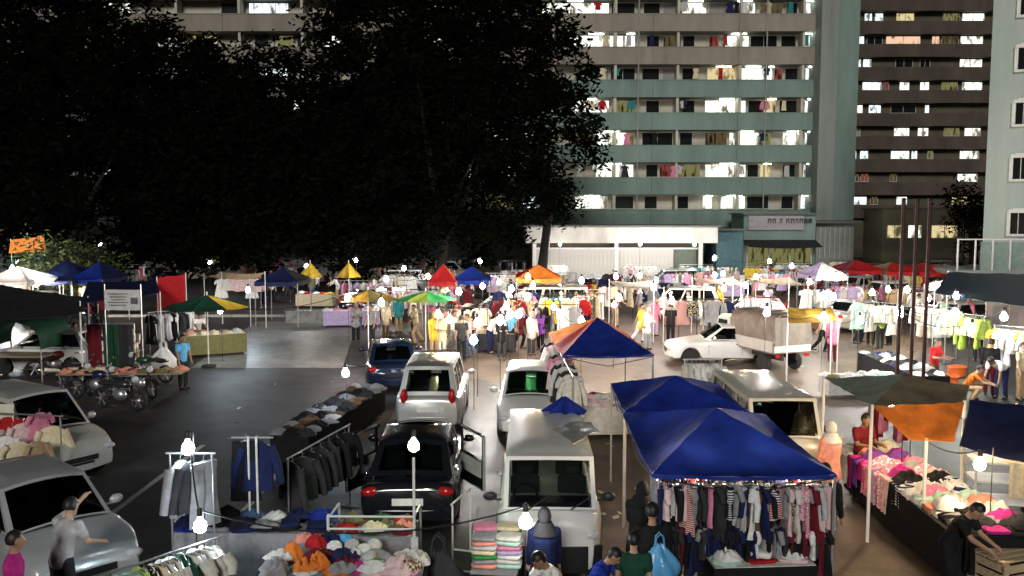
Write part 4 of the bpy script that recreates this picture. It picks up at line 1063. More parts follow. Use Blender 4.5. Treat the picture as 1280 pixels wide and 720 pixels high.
# plastic bag
def bag(label, loc, c, s=1.0, name='plastic_bag', m=None):
    mb = MB()
    def f(u, v):
        a = 2*PI*u; r = (.05+.17*math.sin(PI*min(1,v*1.02)**.8)**.7)*(1-.3*v*v); k = 1+.16*math.sin(a*5+v*4)*(.4+v)
        return Vector((r*k*math.cos(a), r*.7*k*math.sin(a), .44*v+.012*math.sin(a*7)))
    mb.grid(f, 28, 14); t = thing(name, label, 'bag', loc); t.scale = (s,)*3
    mb.build('sack', m or mat('plastic_'+c, COL[c], .25, var=.15, bump=.6, bscale=10), t, 70)
    for k in (-1,1):
        g = MB(); g.tube([(-.05,k*.02,.42),(-.04,k*.03,.52),(0,k*.035,.56),(.04,k*.03,.52),(.05,k*.02,.42)], .008, 5); g.build('handle', m or mat('plastic_'+c, COL[c], .25), t)
    return t
bag('bright sky-blue plastic bag slung on the shopper in black', (1.84, 10.46, .80), 'skyblue', 1.15)
p = at_z(676, 700, .62); bag('purple cloth bag carried beside the front of the white van', (p.x, p.y, .42), 'purple', 1.1, 'cloth_bag', cloth('purple'))
p = at_z(1022, 668, .95); bag('brown shoulder bag on the shopper by the blue tent', (p.x-.02, p.y-.22, .82), 'brown', .8, 'shoulder_bag', mat('leather', (.16,.08,.03), .5))
# people and pile before the white van
who('woman in denim blue beside the van front with a purple bag', 'stand', 681, 652, 185, 'navy', 'black', z=1.45, scarf='charcoal', scale=.95)
who('boy in bright blue shirt in front of the white van', 'browse', 738, 690, 60, 'blue', 'charcoal', z=1.25, scale=.86)
who('seller in white bending beside the van bumper', 'browse', 703, 706, -60, 'white', 'black', z=1.2, scale=.9)
who('shopper with green and black top right of the white van', 'stand', 792, 690, 170, 'darkgreen', 'black', z=1.3, scale=.9)
tc = at_z(622, 700, .7)
table('narrow table piled with striped cloth under the bare bulb before the van', tc, .62, .95, .70, R(-6), 'grey', 'black')
PC = ['mint','cream','white','salmon','pink','green','offwhite','lightgrey','lilac','grey']
for i in range(14):
    l = i//2; x = (-.17 if i % 2 else .16)
    for j in range(2):
        o = add('folded_garment', random.choice(FM), cloth(PC[(i*3+j*5) % 10]), None, (tc.x+x, tc.y-.2+.38*j, .705+.062*l), R(-6)+random.uniform(-.2,.2))
        tag(o, '%s folded garment in the tall pile before the white van' % CN.get(PC[(i*3+j*5) % 10], PC[(i*3+j*5) % 10]), 'garment', 'pile before the white van')
rack('bare folding clothes frame between the rail frame and the white van', at_z(566,690,.3), at_z(588,668,.3), 1.05, WHITEMETAL)
lamp_px(657, 650, 1.62, 900, 'w', label='bare bulb on a pole over the cloth pile before the van', size=1.05)
# reflector and blue umbrella on the van roof
tarp('crumpled silver reflector sheet lying on the white van roof', [(.95,13.0,1.90),(1.38,13.4,1.98),(1.30,14.3,1.94),(.62,14.0,1.90)], -.06, mat('foil', (.6,.6,.58), .3, .6, bump=.5, bscale=8), 6, 6, 'reflector_sheet', cat='sheet', wr=.06)
p = at_z(705, 503, 2.0); umbrella('small blue umbrella standing beyond the white van', (p.x,p.y), .42, 1.85, .28, ['blue'])

for k, (u, w) in enumerate(((.25,.9),(.75,.9),(.5,2.6))):
    q = FLc+dv*(FRc-FLc).length*u+NB*w
    lamp((q.x,q.y,1.86), 2800, 'y', label=('bulb hung inside the blue tent, on the van side','bulb hung inside the blue tent, on the canopy side','bulb hung at the back of the blue tent')[k], pole=False)
# ================================================================ blue, red and orange tent
t3, a3, b3, n3, s3 = tent_px('blue, red and orange pyramid tent over white goods', (703,444), (806,438), (686,416), 2.05, 2.72, ['blue','orange','orange','red'], val=.04, split=('orange','red'))
c3 = mid(a3, b3)+n3*.5; rz3 = math.atan2((b3-a3).y, (b3-a3).x)
table('table of white clothes under the blue, red and orange tent', c3, 1.9, 1.0, .78, rz3, 'white', 'offwhite')
goods(c3, 1.9, 1.0, .78, rz3, 26, ['white','white','offwhite','palepink','lilac'], '{k} {c} garment on the table under the multicoloured tent', 'garments under the multicoloured tent', .8, 2, 1.1)
c = at_z(765, 498, .7); table('small table of bags and red cloth before the multicoloured tent', c, 1.2, .6, .7, .1, 'tan', 'brown')
goods(c, 1.2, .6, .7, .1, 10, ['red','maroon','white','tan','offwhite'], '{k} {c} cloth on the small table before the multicoloured tent', 'cloth before the multicoloured tent', .7, 2)
q0, q1 = at_z(690,422,1.9), at_z(716,470,1.9); rack('rail of pink and white dresses left of the multicoloured tent', q0, q1, 1.9)
rack_clothes(q0, q1, 1.9, 12, ['palepink','offwhite','pink','charcoal','maroon','offwhite','black'], ['dress','longsleeve'], '{c} {k} hanging left of the multicoloured tent', 'clothes left of the multicoloured tent', jitter=.4)
lamp_px(692, 383, 2.6, 500, 'w', label='bright bulb above the peak of the multicoloured tent')
lamp_px(768, 380, 2.3, 3200, 'y', label='warm bulb right of the multicoloured tent')
who('woman in white beside the multicoloured tent', 'hold', 808, 437, 40, 'white', 'grey', scarf='offwhite')
who('girl in yellow top walking beside the multicoloured tent', 'walk', 800, 428, 60, 'yellow', 'white', female=True)

# ================================================================ racks and tables before the black sedan
ta = at_z(322, 655, .85)
table('long low table of navy and white clothes before the dark asphalt', ta, 2.2, .75, .85, R(-1), 'grey', 'grey')
goods(ta, 2.2, .75, .85, R(-1), 34, ['navy','charcoal','lightgrey','white','grey','denim','blue','black','navy'], '{k} {c} garment on the long grey table', 'garments on the long grey table', .85, 2)
tb = at_z(470, 660, .85)
table('short table of floral and red goods inside the white rail frame', tb, 1.15, .7, .85, R(-1), 'grey', 'grey')
goods(tb, 1.15, .7, .85, R(-1), 14, ['darkgreen','maroon','olive','cream','red','brown'], '{k} {c} garment inside the white rail frame', 'garments in the white rail frame', .9, 2, .8)
o = add('crumpled_garment', HM[1], cloth('salmon'), None, (tb.x+.42, tb.y-.1, .86), .4); o.scale = (.8,.8,1.6); tag(o, 'bright salmon garment heaped at the end of the rail frame', 'garment')
fr = thing('rail_frame', 'white tubular rail frame with two bars before the black sedan', 'frame', (tb.x, tb.y-.36, 0), R(-1))
for x in (-.62,.60):
    g = MB(); g.tube([(x,0,0),(x,0,1.16 if x < 0 else 2.0)], .02, 8); g.build('post', WHITEMETAL, fr, 60)
    g = MB(); g.tube([(x,.02,1.16),(x-.04,.3,1.05),(x,.7,1.1),(x,.72,0)], .018, 8); g.build('side_bar', WHITEMETAL, fr, 60)
for z in (1.16,.98): g = MB(); g.tube([(-.62,-.03,z),(.60,-.03,z)], .016, 8); g.build('rail', WHITEMETAL, fr, 60)
g = MB(); g.boxm((.56,-.06,0),(.66,.0,.86)); g.build('panel_leg', WHITEMETAL, fr)
lamp_px(517, 555, 2.0, 1300, 'g', label='greenish white bulb on the tall post of the rail frame', pole=False, size=1.05)
# tall poles with navy garment
p = at_z(318, 690, .35); pp = thing('display_stand', 'pair of white poles holding a navy garment over the grey table', 'stand', (p.x,p.y,0))
for x in (-.05,.07): g = MB(); g.tube([(x,0,0),(x,0,2.12)], .018, 8); g.build('pole', WHITEMETAL, pp, 60)
g = MB(); g.tube([(-.3,0,2.1),(.32,0,2.1)], .014, 6); g.build('crossbar', STEEL, pp)
garment('jacket','navy',(p.x+.05,p.y+.08,2.0),.15,'{c} {k} hanging on the paired white poles',None)
garment('trousers','black',(p.x-.12,p.y+.06,2.02),.1,'{c} {k} on the paired white poles',None)
l1 = at_z(235, 558, 2.25); lamp(l1, 900, 'c', label='bright white bulb over the grey hanging jackets', size=1.1, off=(.04,.1))
q0, q1 = Vector((l1.x-.3,l1.y+.12,0)), Vector((l1.x+.28,l1.y+.12,0)); rack('short high rail with grey jackets under the brightest bulb', q0, q1, 2.12, feet=False)
garment('jacket','grey',(l1.x-.16,l1.y+.12,2.0),1.2,'{c} {k} hanging under the brightest bulb, first on its rail',None)
garment('longsleeve','charcoal',(l1.x+.0,l1.y+.12,2.0),1.0,'{c} {k} hanging under the brightest bulb',None)
garment('trousers','grey',(l1.x+.16,l1.y+.12,2.0),.9,'{c} {k} hanging under the brightest bulb, last on its rail',None)
lamp_px(250, 655, 1.45, 800, 'c', label='white bulb low over the cream and green clothes rack', size=1.05)
def stool(label, loc, h=.45, m=None):
    t = thing('plastic_stool', label, 'stool', loc); m = m or mat('white_plastic', (.72,.72,.7), .4)
    g = MB(); g.lathe([(.15,h-.03),(.165,h-.02),(.16,h),(.02,h+.002)], 16); g.build('seat', m, t, 50)
    for k in range(4):
        a = PI/4+k*PI/2; g = MB(); g.tube([(.13*math.cos(a),.13*math.sin(a),h-.03),(.2*math.cos(a),.2*math.sin(a),0)], .018, 6); g.build('leg', m, t)
    g = MB(); g.tube([(.165*math.cos(2*PI*k/12),.165*math.sin(2*PI*k/12),h*.5) for k in range(13)], .01, 5, cap=False); g.build('ring', m, t)
    return t
p = at_z(232, 648, .92); stool('tall white plastic stool at the end of the grey table', (p.x,p.y,0), .92)
q0, q1 = at_z(120,722,1.22), at_z(272,672,1.22)
rack('slanting rail of cream and green clothes beside the pale hatchback', q0, q1, 1.22, STEEL)
rack_clothes(q0, q1, 1.22, 15, ['cream','mint','offwhite','darkgreen','lime','cream','mint','white','darkgreen','checked_teal','printed_black'], ['longsleeve','tshirt','dress','jacket'], '{c} {k} on the slanting rail beside the pale hatchback', 'clothes on the slanting rail', jitter=.25)
# front row of goods
tf = at_z(430, 708, .80); table('front table of orange bags and white caps', tf, 2.1, .8, .80, R(1), 'grey', 'charcoal')
for (px, py, c, s, zs) in ((366,698,'orange',1.0,2.2),(398,708,'orange',.9,1.9),(395,682,'red',1.0,1.6),(412,678,'navy',1.0,1.6),(430,676,'skyblue',.7,1.3),(380,676,'salmon',.9,1.5),(432,705,'maroon',1.0,1.2),(450,712,'magenta',.9,1.0),(498,712,'palepink',1.5,1.9),(520,704,'offwhite',1.1,1.8),(470,706,'green',.7,.9)):
    p = at_z(px, py, .82); o = add('stuffed_bag' if c in ('orange','palepink') else 'crumpled_garment', random.choice(HM), cloth(c), None, p, random.uniform(-.4,.4)); o.scale = (s*.8,s*.8,zs)
    tag(o, '%s %s heaped on the front table' % (CN.get(c,c), 'bag' if c in ('orange','palepink') else 'garment'), 'bag' if c in ('orange','palepink') else 'garment', 'goods on the front table')
goods(tf, 2.1, .8, .80, R(1), 22, ['white','navy','striped_navy','maroon','offwhite','orange','grey','black','palepink','printed_pink','checked_brown'], '{k} {c} garment lying among the caps on the front table', 'garments on the front table', .9, 2, .9)
def cap(label, loc, c, rz):
    t = thing('baseball_cap', label, 'cap', loc, rz, 'caps on the front table')
    g = MB(); g.lathe([(.105,0),(.108,.03),(.095,.07),(.06,.10),(.012,.112)], 16); g.build('crown', cloth(c), t, 60)
    g = MB(); g.grid(lambda u, v: Vector((math.sin((u-.5)*2.2)*(.10+.0*v), -math.cos((u-.5)*2.2)*(.10+.085*v), .012-.02*v*v)), 10, 3); g.build('brim', cloth(c), t, 60, solid=.006)
for i, (px, py, c) in enumerate(((418,686,'white'),(440,684,'lightgrey'),(455,690,'white'),(468,684,'offwhite'),(443,695,'white'),(462,699,'lightgrey'),(425,696,'navy'))):
    cap('%s cap laid out on the front table' % CN.get(c,c), at_z(px,py,.84), c, random.uniform(-.9,.9))
p = at_z(548, 700, .7); bag('black sack standing at the end of the front table', (p.x,p.y,.0), 'charcoal', 1.9, 'sack', cloth('charcoal'))
# receding low table of grey clothes left of the black sedan
q0, q1 = at_z(362,545,.75), at_z(462,484,.75); c = mid(q0,q1); L = (q1-q0).length; a = math.atan2((q1-q0).y,(q1-q0).x)
table('long receding table of grey clothes on the dark asphalt', c, L, .85, .75, a, 'charcoal', 'black')
goods(c, L, .9, .75, a, 46, ['grey','charcoal','lightgrey','charcoal','black','black','grey','brown'], '{k} {c} garment on the receding table', 'garments on the receding table', .9, 2, 1.1)
lamp_px(432, 465, 1.65, 1500, 'c', label='bright bulb on a pole at the end of the receding table', size=1.1)
q0, q1 = Vector((-3.55,13.4,0)), Vector((-3.0,15.6,0)); rack('rail of dark jackets beside the black sedan', q0, q1, 1.55)
rack_clothes(q0, q1, 1.55, 7, ['charcoal','black','charcoal','black','lightgrey','black'], ['jacket','longsleeve'], '{c} {k} on the rail beside the black sedan', 'jackets beside the black sedan', jitter=.7)

# ================================================================ left side
tarp('bright blue cloth spread over the pearl-white minivan roof', [(-10.9,18.2,1.50),(-9.9,17.55,1.52),(-9.45,18.2,1.53),(-10.5,18.9,1.5)], -.03, cloth('blue'), 8, 8, 'roof_cloth', cat='cloth', wr=.02)
for i, (px, py, c, s) in enumerate(((12,540,'red',1.2),(30,548,'palepink',1.3),(50,535,'pink',1.0),(66,552,'cream',1.4),(24,572,'cream',1.2),(48,572,'tan',1.0),(8,565,'white',1.1))):
    p = at_y(px, py, 16.9 if i < 4 else 16.3)
    garment('longsleeve' if i % 2 else 'dress', c, (p.x, p.y, p.z+.3), .2+.3*(i%3), '{c} {k} hanging in front of the pearl-white minivan', 'clothes before the pearl-white minivan', scale=s*.8)
q0, q1 = at_y(-20,520,16.8), at_y(75,520,16.5); rack('rail of pink and cream clothes along the pearl-white minivan', (q0.x,q0.y), (q1.x,q1.y), 1.5)
p = at_y(8, 522, 17.0); o = MB(); o.box((0,0,0),(.42,.03,.6)); b_ = o.build('display_board', mat('card', (.72,.68,.55), .7), loc=(p.x,p.y-.1,p.z)); tag(b_, 'cream and red card board propped beside the pearl-white minivan', 'board')
g = MB(); g.box((0,-.02,-.18),(.40,.01,.2)); g.build('red_print', mat('card_red', (.6,.12,.1), .7), b_)
g = MB(); g.box((0,.05,-.9),(.04,.04,1.4)); g.build('prop', DARKM, b_)
who('man in grey shirt bending with raised arm before the pale hatchback', 'reach', 75, 668, 160, 'lightgrey', 'charcoal', z=1.25)
who('person in magenta top at the edge before the pale hatchback', 'stand', 14, 682, 120, 'magenta', 'black', z=1.45, scale=.95)
def motorcycle(label, loc, rz, c='charcoal'):
    t = thing('motorcycle', label, 'motorcycle', loc, rz, 'motorcycles beside the pink table')
    M90 = Matrix.Rotation(R(90),4,'X')
    for x in (-.62,.62):
        g = MB(); g.tube([(x+.25*math.cos(2*PI*k/22),0,.295+.25*math.sin(2*PI*k/22)) for k in range(23)], .045, 7, cap=False); w = g.build('wheel', RUBBER, t, 60)
        g = MB(); g.lathe([(.05,-.05),(.05,.05)], 10, Matrix.Translation((x,0,.295)) @ M90)
        for k in range(6):
            a = k*PI/3; g.tube([(x,0,.295),(x+.23*math.cos(a),0,.295+.23*math.sin(a))], .012, 5)
        g.build('rim', RIM, w)
    pm = paint(c)
    g = MB(); g.ell((.12,0,.72),(.28,.14,.13),12); g.build('fuel_tank', pm, t, 70)
    g = MB(); g.ell((-.32,0,.74),(.36,.13,.07),12); g.build('seat', RUBBER, t, 70)
    g = MB(); g.ell((.02,0,.42),(.22,.13,.17),10); g.build('engine', STEEL, t, 50)
    g = MB(); g.tube([(.62,0,.295),(.42,0,.95)], .04, 8); g.tube([(-.62,0,.3),(-.1,0,.38),(.35,0,.75),(-.5,0,.66),(-.75,0,.72)], .025, 6); g.build('frame', DARKM, t)
    g = MB(); g.tube([(.30,-.34,1.02),(.42,-.12,.98),(.42,.12,.98),(.30,.34,1.02)], .016, 6); g.build('handlebar', STEEL, t)
    g = MB(); g.ell((.55,0,.88),(.09,.10,.10),10); g.build('headlight', LIGHTG, t, 60)
    for s in (1,-1): g = MB(); g.ell((.36,s*.36,1.16),(.015,.06,.04),8); g.tube([(.34,s*.3,1.02),(.36,s*.35,1.15)], .007, 5); g.build('mirror', PLASTIC, t)
    g = MB(); g.tube([(-.1,.14,.32),(-.85,.17,.36)], .045, 8); g.build('exhaust', STEEL, t, 50)
    g = MB(); g.grid(lambda u, v: Vector((.62+.33*math.cos(PI*(.15+.6*u)), (v-.5)*.13, .295+.33*math.sin(PI*(.15+.6*u)))), 8, 2); g.build('mudguard', pm, t, 60, solid=.01)
    return t
p = at_z(150,512); motorcycle('dark motorcycle with its front wheel nearest the asphalt lane', (p.x,p.y,0), R(-18))
p = at_z(120,498); motorcycle('dark motorcycle parked between another motorcycle and the pink table', (p.x,p.y,0), R(-10), 'navy')
p = at_z(70,470); motorcycle('dark motorcycle by the green tarpaulin hood', (p.x,p.y,0), R(30), 'maroon')
c = at_z(155, 464, .75); table('long bare table of pink and tan clothes beyond the motorcycles', c, 3.6, .85, .75, R(2))
goods(c, 3.5, .85, .75, R(2), 40, ['salmon','tan','cream','palepink','olive'], '{k} {c} garment on the pink table', 'garments on the pink table', .9, 1)
who('person in sky-blue top standing at the end of the pink table', 'stand', 229, 486, 60, 'skyblue', 'charcoal')
who('vendor in white seated behind the pink table', 'hold', 168, 470, 10, 'white', 'tan')
who('person in red shirt beside the dark green blinds', 'walk', 93, 462, 70, 'red', 'black')
who('vendor in pale shirt by the cream table', 'browse', 247, 440, 40, 'offwhite', 'brown')
who('person in white beside the green umbrella', 'stand', 238, 432, -20, 'white', 'tan')
c = at_z(268, 416, .85); table('cream covered table by the green umbrella', c, 2.2, 1.1, .85, R(25), 'cream', 'olive')
goods(c, 2.1, 1.0, .85, R(25), 14, ['cream','offwhite','salmon','tan'], '{k} {c} item on the cream table', 'items on the cream table', .9, 1)
lamp_px(275, 388, 1.9, 2200, 'c', label='bright bulb under the green umbrella', size=1.1)
p = at_z(255, 383, 2.2); umbrella('dark green umbrella with a yellow panel over the cream table', (p.x,p.y+.3), 1.5, 2.15, .42, ['darkgreen','darkgreen','darkgreen','darkgreen','darkgreen','darkgreen','darkgreen','yellow'])
q0, q1 = at_z(188,446,0), at_z(242,440,0); rack('rail of white and grey clothes beyond the pink table', q0, q1, 1.7)
rack_clothes(q0, q1, 1.7, 12, ['white','lightgrey','charcoal','black','white'], ['longsleeve','dress'], '{c} {k} on the rail beyond the pink table', 'clothes beyond the pink table', jitter=.6)
p = at_z(205, 455, .3); bag('big white sack beside the vendor at the pink table', (p.x,p.y,0), 'white', 2.0, 'sack')
# dark green hood cart
p = at_z(12,478); t = thing('covered_stall', 'dark green tarpaulin hood over a small stall', 'stall', (p.x,p.y+1,0))
g = MB(); g.grid(lambda u, v: Vector((-1.05*math.cos(PI*u), -1+2.0*v, 1.05+.95*math.sin(PI*u)**.7+.02*math.sin(9*v))), 16, 8); g.build('hood', tarpm('darkgreen'), t, 60, solid=.01)
for x in (-1.03,1.03):
    for y in (-.95,.95): g = MB(); g.tube([(x,y,0),(x,y,1.1)], .025, 6); g.build('post', STEEL, t)
g = MB(); g.boxm((-.95,-.7,.75),(.95,.7,.8)); g.build('counter', mat('ply',(.3,.22,.14),.7), t)
tarp('charcoal tarpaulin roof above the white hatchback', [at_z(-40,402,2.35), at_z(100,392,2.35), at_z(110,372,2.5), at_z(-20,352,2.6)], .15, tarpm('charcoal'), poles=(0,1,2,3))
tarp('navy tarpaulin roof behind the white banner', [at_z(100,378,2.5), at_z(200,366,2.5), at_z(195,350,2.7), at_z(110,352,2.7)], .12, tarpm('navy'), poles=(0,1))
q = at_y(153,375,27.5); g = MB(); g.grid(lambda u, v: Vector(((u-.5)*1.16, .02*math.sin(u*7), (v-.5)*.66)), 12, 4)
bn = thing('banner', 'white printed banner on two poles before the navy tarpaulin', 'banner', (q.x,q.y,0), R(-4)); sh = g.build('sheet', mat('banner_white', (.62,.62,.6), .7), bn, 60, solid=.006, loc=(0,0,q.z))
for i in range(5): g = MB(); g.box((-.14,-.035,.2-.09*i),(.68-.12*(i%3),.004,.03)); g.build('print_line', mat('print_grey', (.25,.25,.26), .8), sh)
g = MB(); g.box((.40,-.035,-.02),(.22,.004,.20)); g.build('print_block', mat('print_grey2', (.12,.12,.13), .8), sh)
for x in (-.60,.60): g = MB(); g.tube([(x,.03,0),(x,.03,q.z+.5)], .02, 6); g.build('pole', STEEL, bn)
q = at_y(212,364,35); tarp('red cloth hung up behind the green umbrella', [(q.x-.6,q.y,q.z-.75),(q.x+.55,q.y+.2,q.z-.7),(q.x+.6,q.y+.2,q.z+.7),(q.x-.5,q.y,q.z+.55)], .0, cloth('red'), 8, 8, 'hanging_cloth', poles=(2,3), cat='cloth', wr=.12)
q = at_y(138,430,28); t = thing('hanging_blind', 'dark green and maroon blinds hung on a frame', 'blind', (q.x,q.y,0))
for i, c in enumerate(('maroon','darkgreen','charcoal')): g = MB(); g.grid(lambda u, v: Vector((-.75+i*.5+.48*u, .04*math.sin(u*12+i), .3+1.5*v)), 8, 3); g.build('blind', cloth(c), t, 60, solid=.01)
g = MB(); g.tube([(-.8,0,0),(-.8,0,1.85),(.8,0,1.85),(.8,0,0)], .02, 6); g.build('frame', STEEL, t)
p = at_z(95,492); motorcycle('dark motorcycle squeezed in behind the pearl-white minivan', (p.x,p.y,0), R(-25), 'black')
p = at_z(175,496); motorcycle('black motorcycle at the open end of the motorcycle row', (p.x,p.y,0), R(-35), 'black')
p = at_z(60,455); motorcycle('dark motorcycle in front of the white hatchback', (p.x,p.y,0), R(10), 'charcoal')
p = at_z(185,478); motorcycle('dark green motorcycle before the pink table', (p.x,p.y,0), R(170), 'darkgreen')
p = at_z(396, 404); t = thing('low_wall', 'low pale block wall closing the back of the concrete apron', 'wall', (p.x-1.55,p.y,0))
for i in range(8):
    for j in range(2): g = MB(); g.boxm((i*.39+.004+(j*.0),0,j*.28+.003),(i*.39+.386,.18,j*.28+.277)); g.build('block', CONC, t)
g = MB(); g.boxm((-.04,-.04,.563),(3.16,.22,.62)); g.build('coping', CONC, t)
PLACES = [(-50,150,'by the bright left stalls'),(150,330,'by the tan sheet roof'),(330,480,'by the yellow parasols'),(480,585,'by the green umbrella'),(585,640,'behind the white hatchback'),(640,740,'around the multicoloured tent'),(740,880,'near the cream minivan'),(880,1000,'near the awning shop'),(1000,1080,'before the stair tower'),(1080,1180,'around the three dark poles'),(1180,1300,'by the pink partition')]
def place(px): return [w for a_, b_, w in PLACES if a_ <= px < b_][0]
# ================================================================ right side
def patches(label, name, cat, parts, poles=()):
    base = None; t = None
    allp = [Vector(p) for pt in parts for p in pt[1]]; base = Vector((sum(p.x for p in allp)/len(allp), sum(p.y for p in allp)/len(allp), 0))
    t = thing(name, label, cat, base)
    for nm, q, sag, m in parts:
        q = [Vector(p)-base for p in q]; g = MB()
        def f(u, v):
            p = (q[0]*(1-u)+q[1]*u)*(1-v)+(q[3]*(1-u)+q[2]*u)*v
            p.z -= sag*16*u*(1-u)*v*(1-v)*.6; p += Vector((0,0,1))*(.03*fold(p.x*2.2,p.y*2.2,1.4,2)+.02*fold(p.x*6,p.z*6,1,5)); return p
        g.grid(f, 24, 16); g.build(nm, m, t, 60, solid=.006)
    for p in poles:
        p = Vector(p)-base; g = MB(); g.tube([(p.x,p.y,0),(p.x,p.y,p.z+.03)], .028, 8); g.build('pole', WHITEMETAL, t)
    return t
a, b, c, e = at_z(1030,473,2.25), at_z(1128,469,2.52), at_z(1090,508,2.28), at_z(1206,503,2.28)
d = at_z(1212,482,2.48); f1, f2 = at_z(1138,550,1.86), at_z(1192,553,1.86)
OLV = mat('tarp_sage', (.24,.27,.21), .6, var=.3, scale=2, bump=.5, bscale=7); OLB = mat('tarp_olivebrown', (.19,.15,.09), .6, var=.4, scale=2, bump=.5, bscale=7)
patches('patchwork canopy of sage, olive and orange sheets over the folded clothes', 'patchwork_canopy', 'canopy', [
  ('sage_sheet', [c, b, b+Vector((-.05,.05,0)), a], .16, OLV), ('olive_sheet', [c+Vector((.01,0,.01)), e, d, b], .12, OLB),
  ('orange_flap', [f1, f2, e, c], .10, tarpm('orange'))], poles=[a, c, e, f1+Vector((.25,0,0))])
tarp('dark navy tarpaulin sloping beside the orange flap', [at_z(1199,557,1.80), at_z(1320,585,1.85), at_z(1330,505,2.3), at_z(1213,500,2.24)], .12, tarpm('navy'), poles=(1,2))
TX, TY0, TY1 = 6.95, 12.0, 16.4
table('long table of folded clothes under the patchwork canopy', (TX,(TY0+TY1)/2), 4.4, 1.1, .82, R(88), 'charcoal', 'black')
ROW = ['white','offwhite','magenta','purple','magenta','pink','lilac','printed_pink','palepink','black','striped_navy','white','lightgrey','mint','salmon','white','black','grey']
def drape_mesh(seed):
    rn = random.Random(seed); g = MB(); w = rn.uniform(.30,.46); drop = rn.uniform(.3,.62); ph = rn.uniform(0,6)
    def f(u, v):
        y = (u-.5)*w*(1+.15*math.sin(v*5+ph)); t = v*(1.02+drop)
        if t < 1.02: x, z = .46-t, .05+.05*math.sin(PI*min(1,t))+.025*math.sin(u*15+ph+v*3)
        else: x, z = -.575-.03*math.sin(u*17+ph)*(t-1.02)/drop, .07-(t-1.02)
        return Vector((x, y+.03*math.sin(v*7+ph), z+.03*noise.noise(Vector((x*5,y*9,seed)))))
    g.grid(f, 14, 22)
    return g.mesh('draped', 75)
DM = [drape_mesh(i) for i in range(6)]
for i, cc in enumerate(ROW+['charcoal','black']):
    y = TY1-.12-i*.23
    o = add('draped_garment', DM[i % 6], cloth(cc), None, (TX-(y-14.2)*.035, y, .825+.012*(i%3)), R(-2)+random.uniform(-.08,.08)); o.scale = (1,1.05,1)
    tag(o, '%s garment draped over the long table side under the patchwork canopy' % CN.get(cc,cc), 'garment', 'clothes draped over the long table')
    for j in range(2):
        c_ = cc if random.random() < .6 else random.choice(ROW); hp = random.random() < .75
        o = add('crumpled_garment' if hp else 'folded_garment', random.choice(HM if hp else FM), cloth(c_), None, (TX-.22+.48*j+random.uniform(-.08,.08)-(y-14.2)*.03, y+random.uniform(-.05,.05), .93), random.uniform(-1,1)); o.scale = (1.15,1.15,random.uniform(1.2,2.2)) if hp else (1,1,1)
        tag(o, '%s %s garment on the long table under the patchwork canopy' % (CN.get(c_,c_), 'crumpled' if hp else 'folded'), 'garment', 'clothes on the long table')
q0, q1 = at_y(1088,500,18.6), at_y(1140,500,18.4)
rack('rail of red and pink clothes under the sage sheet', q0, q1, 1.75)
rack_clothes(q0, q1, 1.75, 8, ['red','pink','palepink','maroon','charcoal'], ['tshirt','dress'], '{c} {k} under the sage sheet', 'clothes under the sage sheet', jitter=.5)
for k, (x, y, z) in enumerate(((TX-.15,12.3,1.8),(TX-.3,14.9,2.0),(9.2,15.4,1.85))):
    lamp((x,y,z), 2600, 'y', label=('warm bulb over the near end of the folded clothes table','warm bulb over the far end of the folded clothes table','warm bulb hung beside the trolley under the navy tarpaulin')[k], pole=True, off=(.3,.2))
# white trolley with cream cloth
p = at_z(1250, 625, .3); t = thing('trolley', 'white metal trolley with a cream cloth over one end', 'trolley', (p.x,p.y,0), R(-12))
for x in (-.5,.5):
    for y in (-.28,.28):
        g = MB(); g.tube([(x,y,.1),(x,y,1.05)], .02, 6); g.build('post', WHITEMETAL, t)
        g = MB(); g.lathe([(.02,-.02),(.06,-.02),(.06,.02),(.02,.02)], 10, Matrix.Translation((x,y,.06)) @ Matrix.Rotation(R(90),4,'X')); g.build('wheel', RUBBER, t)
for z in (.3,.68,1.02): g = MB(); g.boxm((-.52,-.3,z),(.52,.3,z+.03)); g.build('shelf', WHITEMETAL, t)
g = MB(); g.grid(lambda u, v: Vector((.02+.5*u, -.34-.03*math.sin(u*18)+0*v if v < .7 else -.34+(v-.7)*1.9, 1.08 if v > .7 else .45+.63*v/.7)), 14, 10); g.build('cloth_cover', cloth('cream'), t, 60)
p = at_z(1262, 715, .35); t = thing('slatted_crate', 'pale wooden slatted crate at the foot of the folded clothes table', 'crate', (p.x,p.y,0), R(20))
WOOD = mat('pale_wood', (.55,.42,.26), .7, var=.3, scale=3, stretch=(1,8,8))
for x in (-.38,.38):
    for y in (-.25,.25): g = MB(); g.boxm((x-.03,y-.03,0),(x+.03,y+.03,.62)); g.build('corner_post', WOOD, t)
for k in range(4):
    for y in (-.29,.29): g = MB(); g.boxm((-.46,y-.012,.04+k*.15),(.46,y+.012,.15+k*.15)); g.build('slat', WOOD, t)
    for x in (-.42,.42): g = MB(); g.boxm((x-.012,-.27,.04+k*.15),(x+.012,.27,.15+k*.15)); g.build('slat', WOOD, t)
for k in range(4): g = MB(); g.boxm((-.46,-.27+k*.14,.625),(.46,-.16+k*.14,.65)); g.build('slat', WOOD, t)
who('shopper in black bending at the near end of the folded clothes table', 'browse', 1185, 700, 40, 'black', 'black', z=.6, scale=.95)
who('person in maroon beside the rail under the sage sheet', 'hold', 1078, 528, 20, 'maroon', 'black', z=1.5)
who('person with pale headscarf between the blue tent and patchwork canopy', 'stand', 1040, 556, 200, 'salmon', 'charcoal', z=1.3, scarf='offwhite')
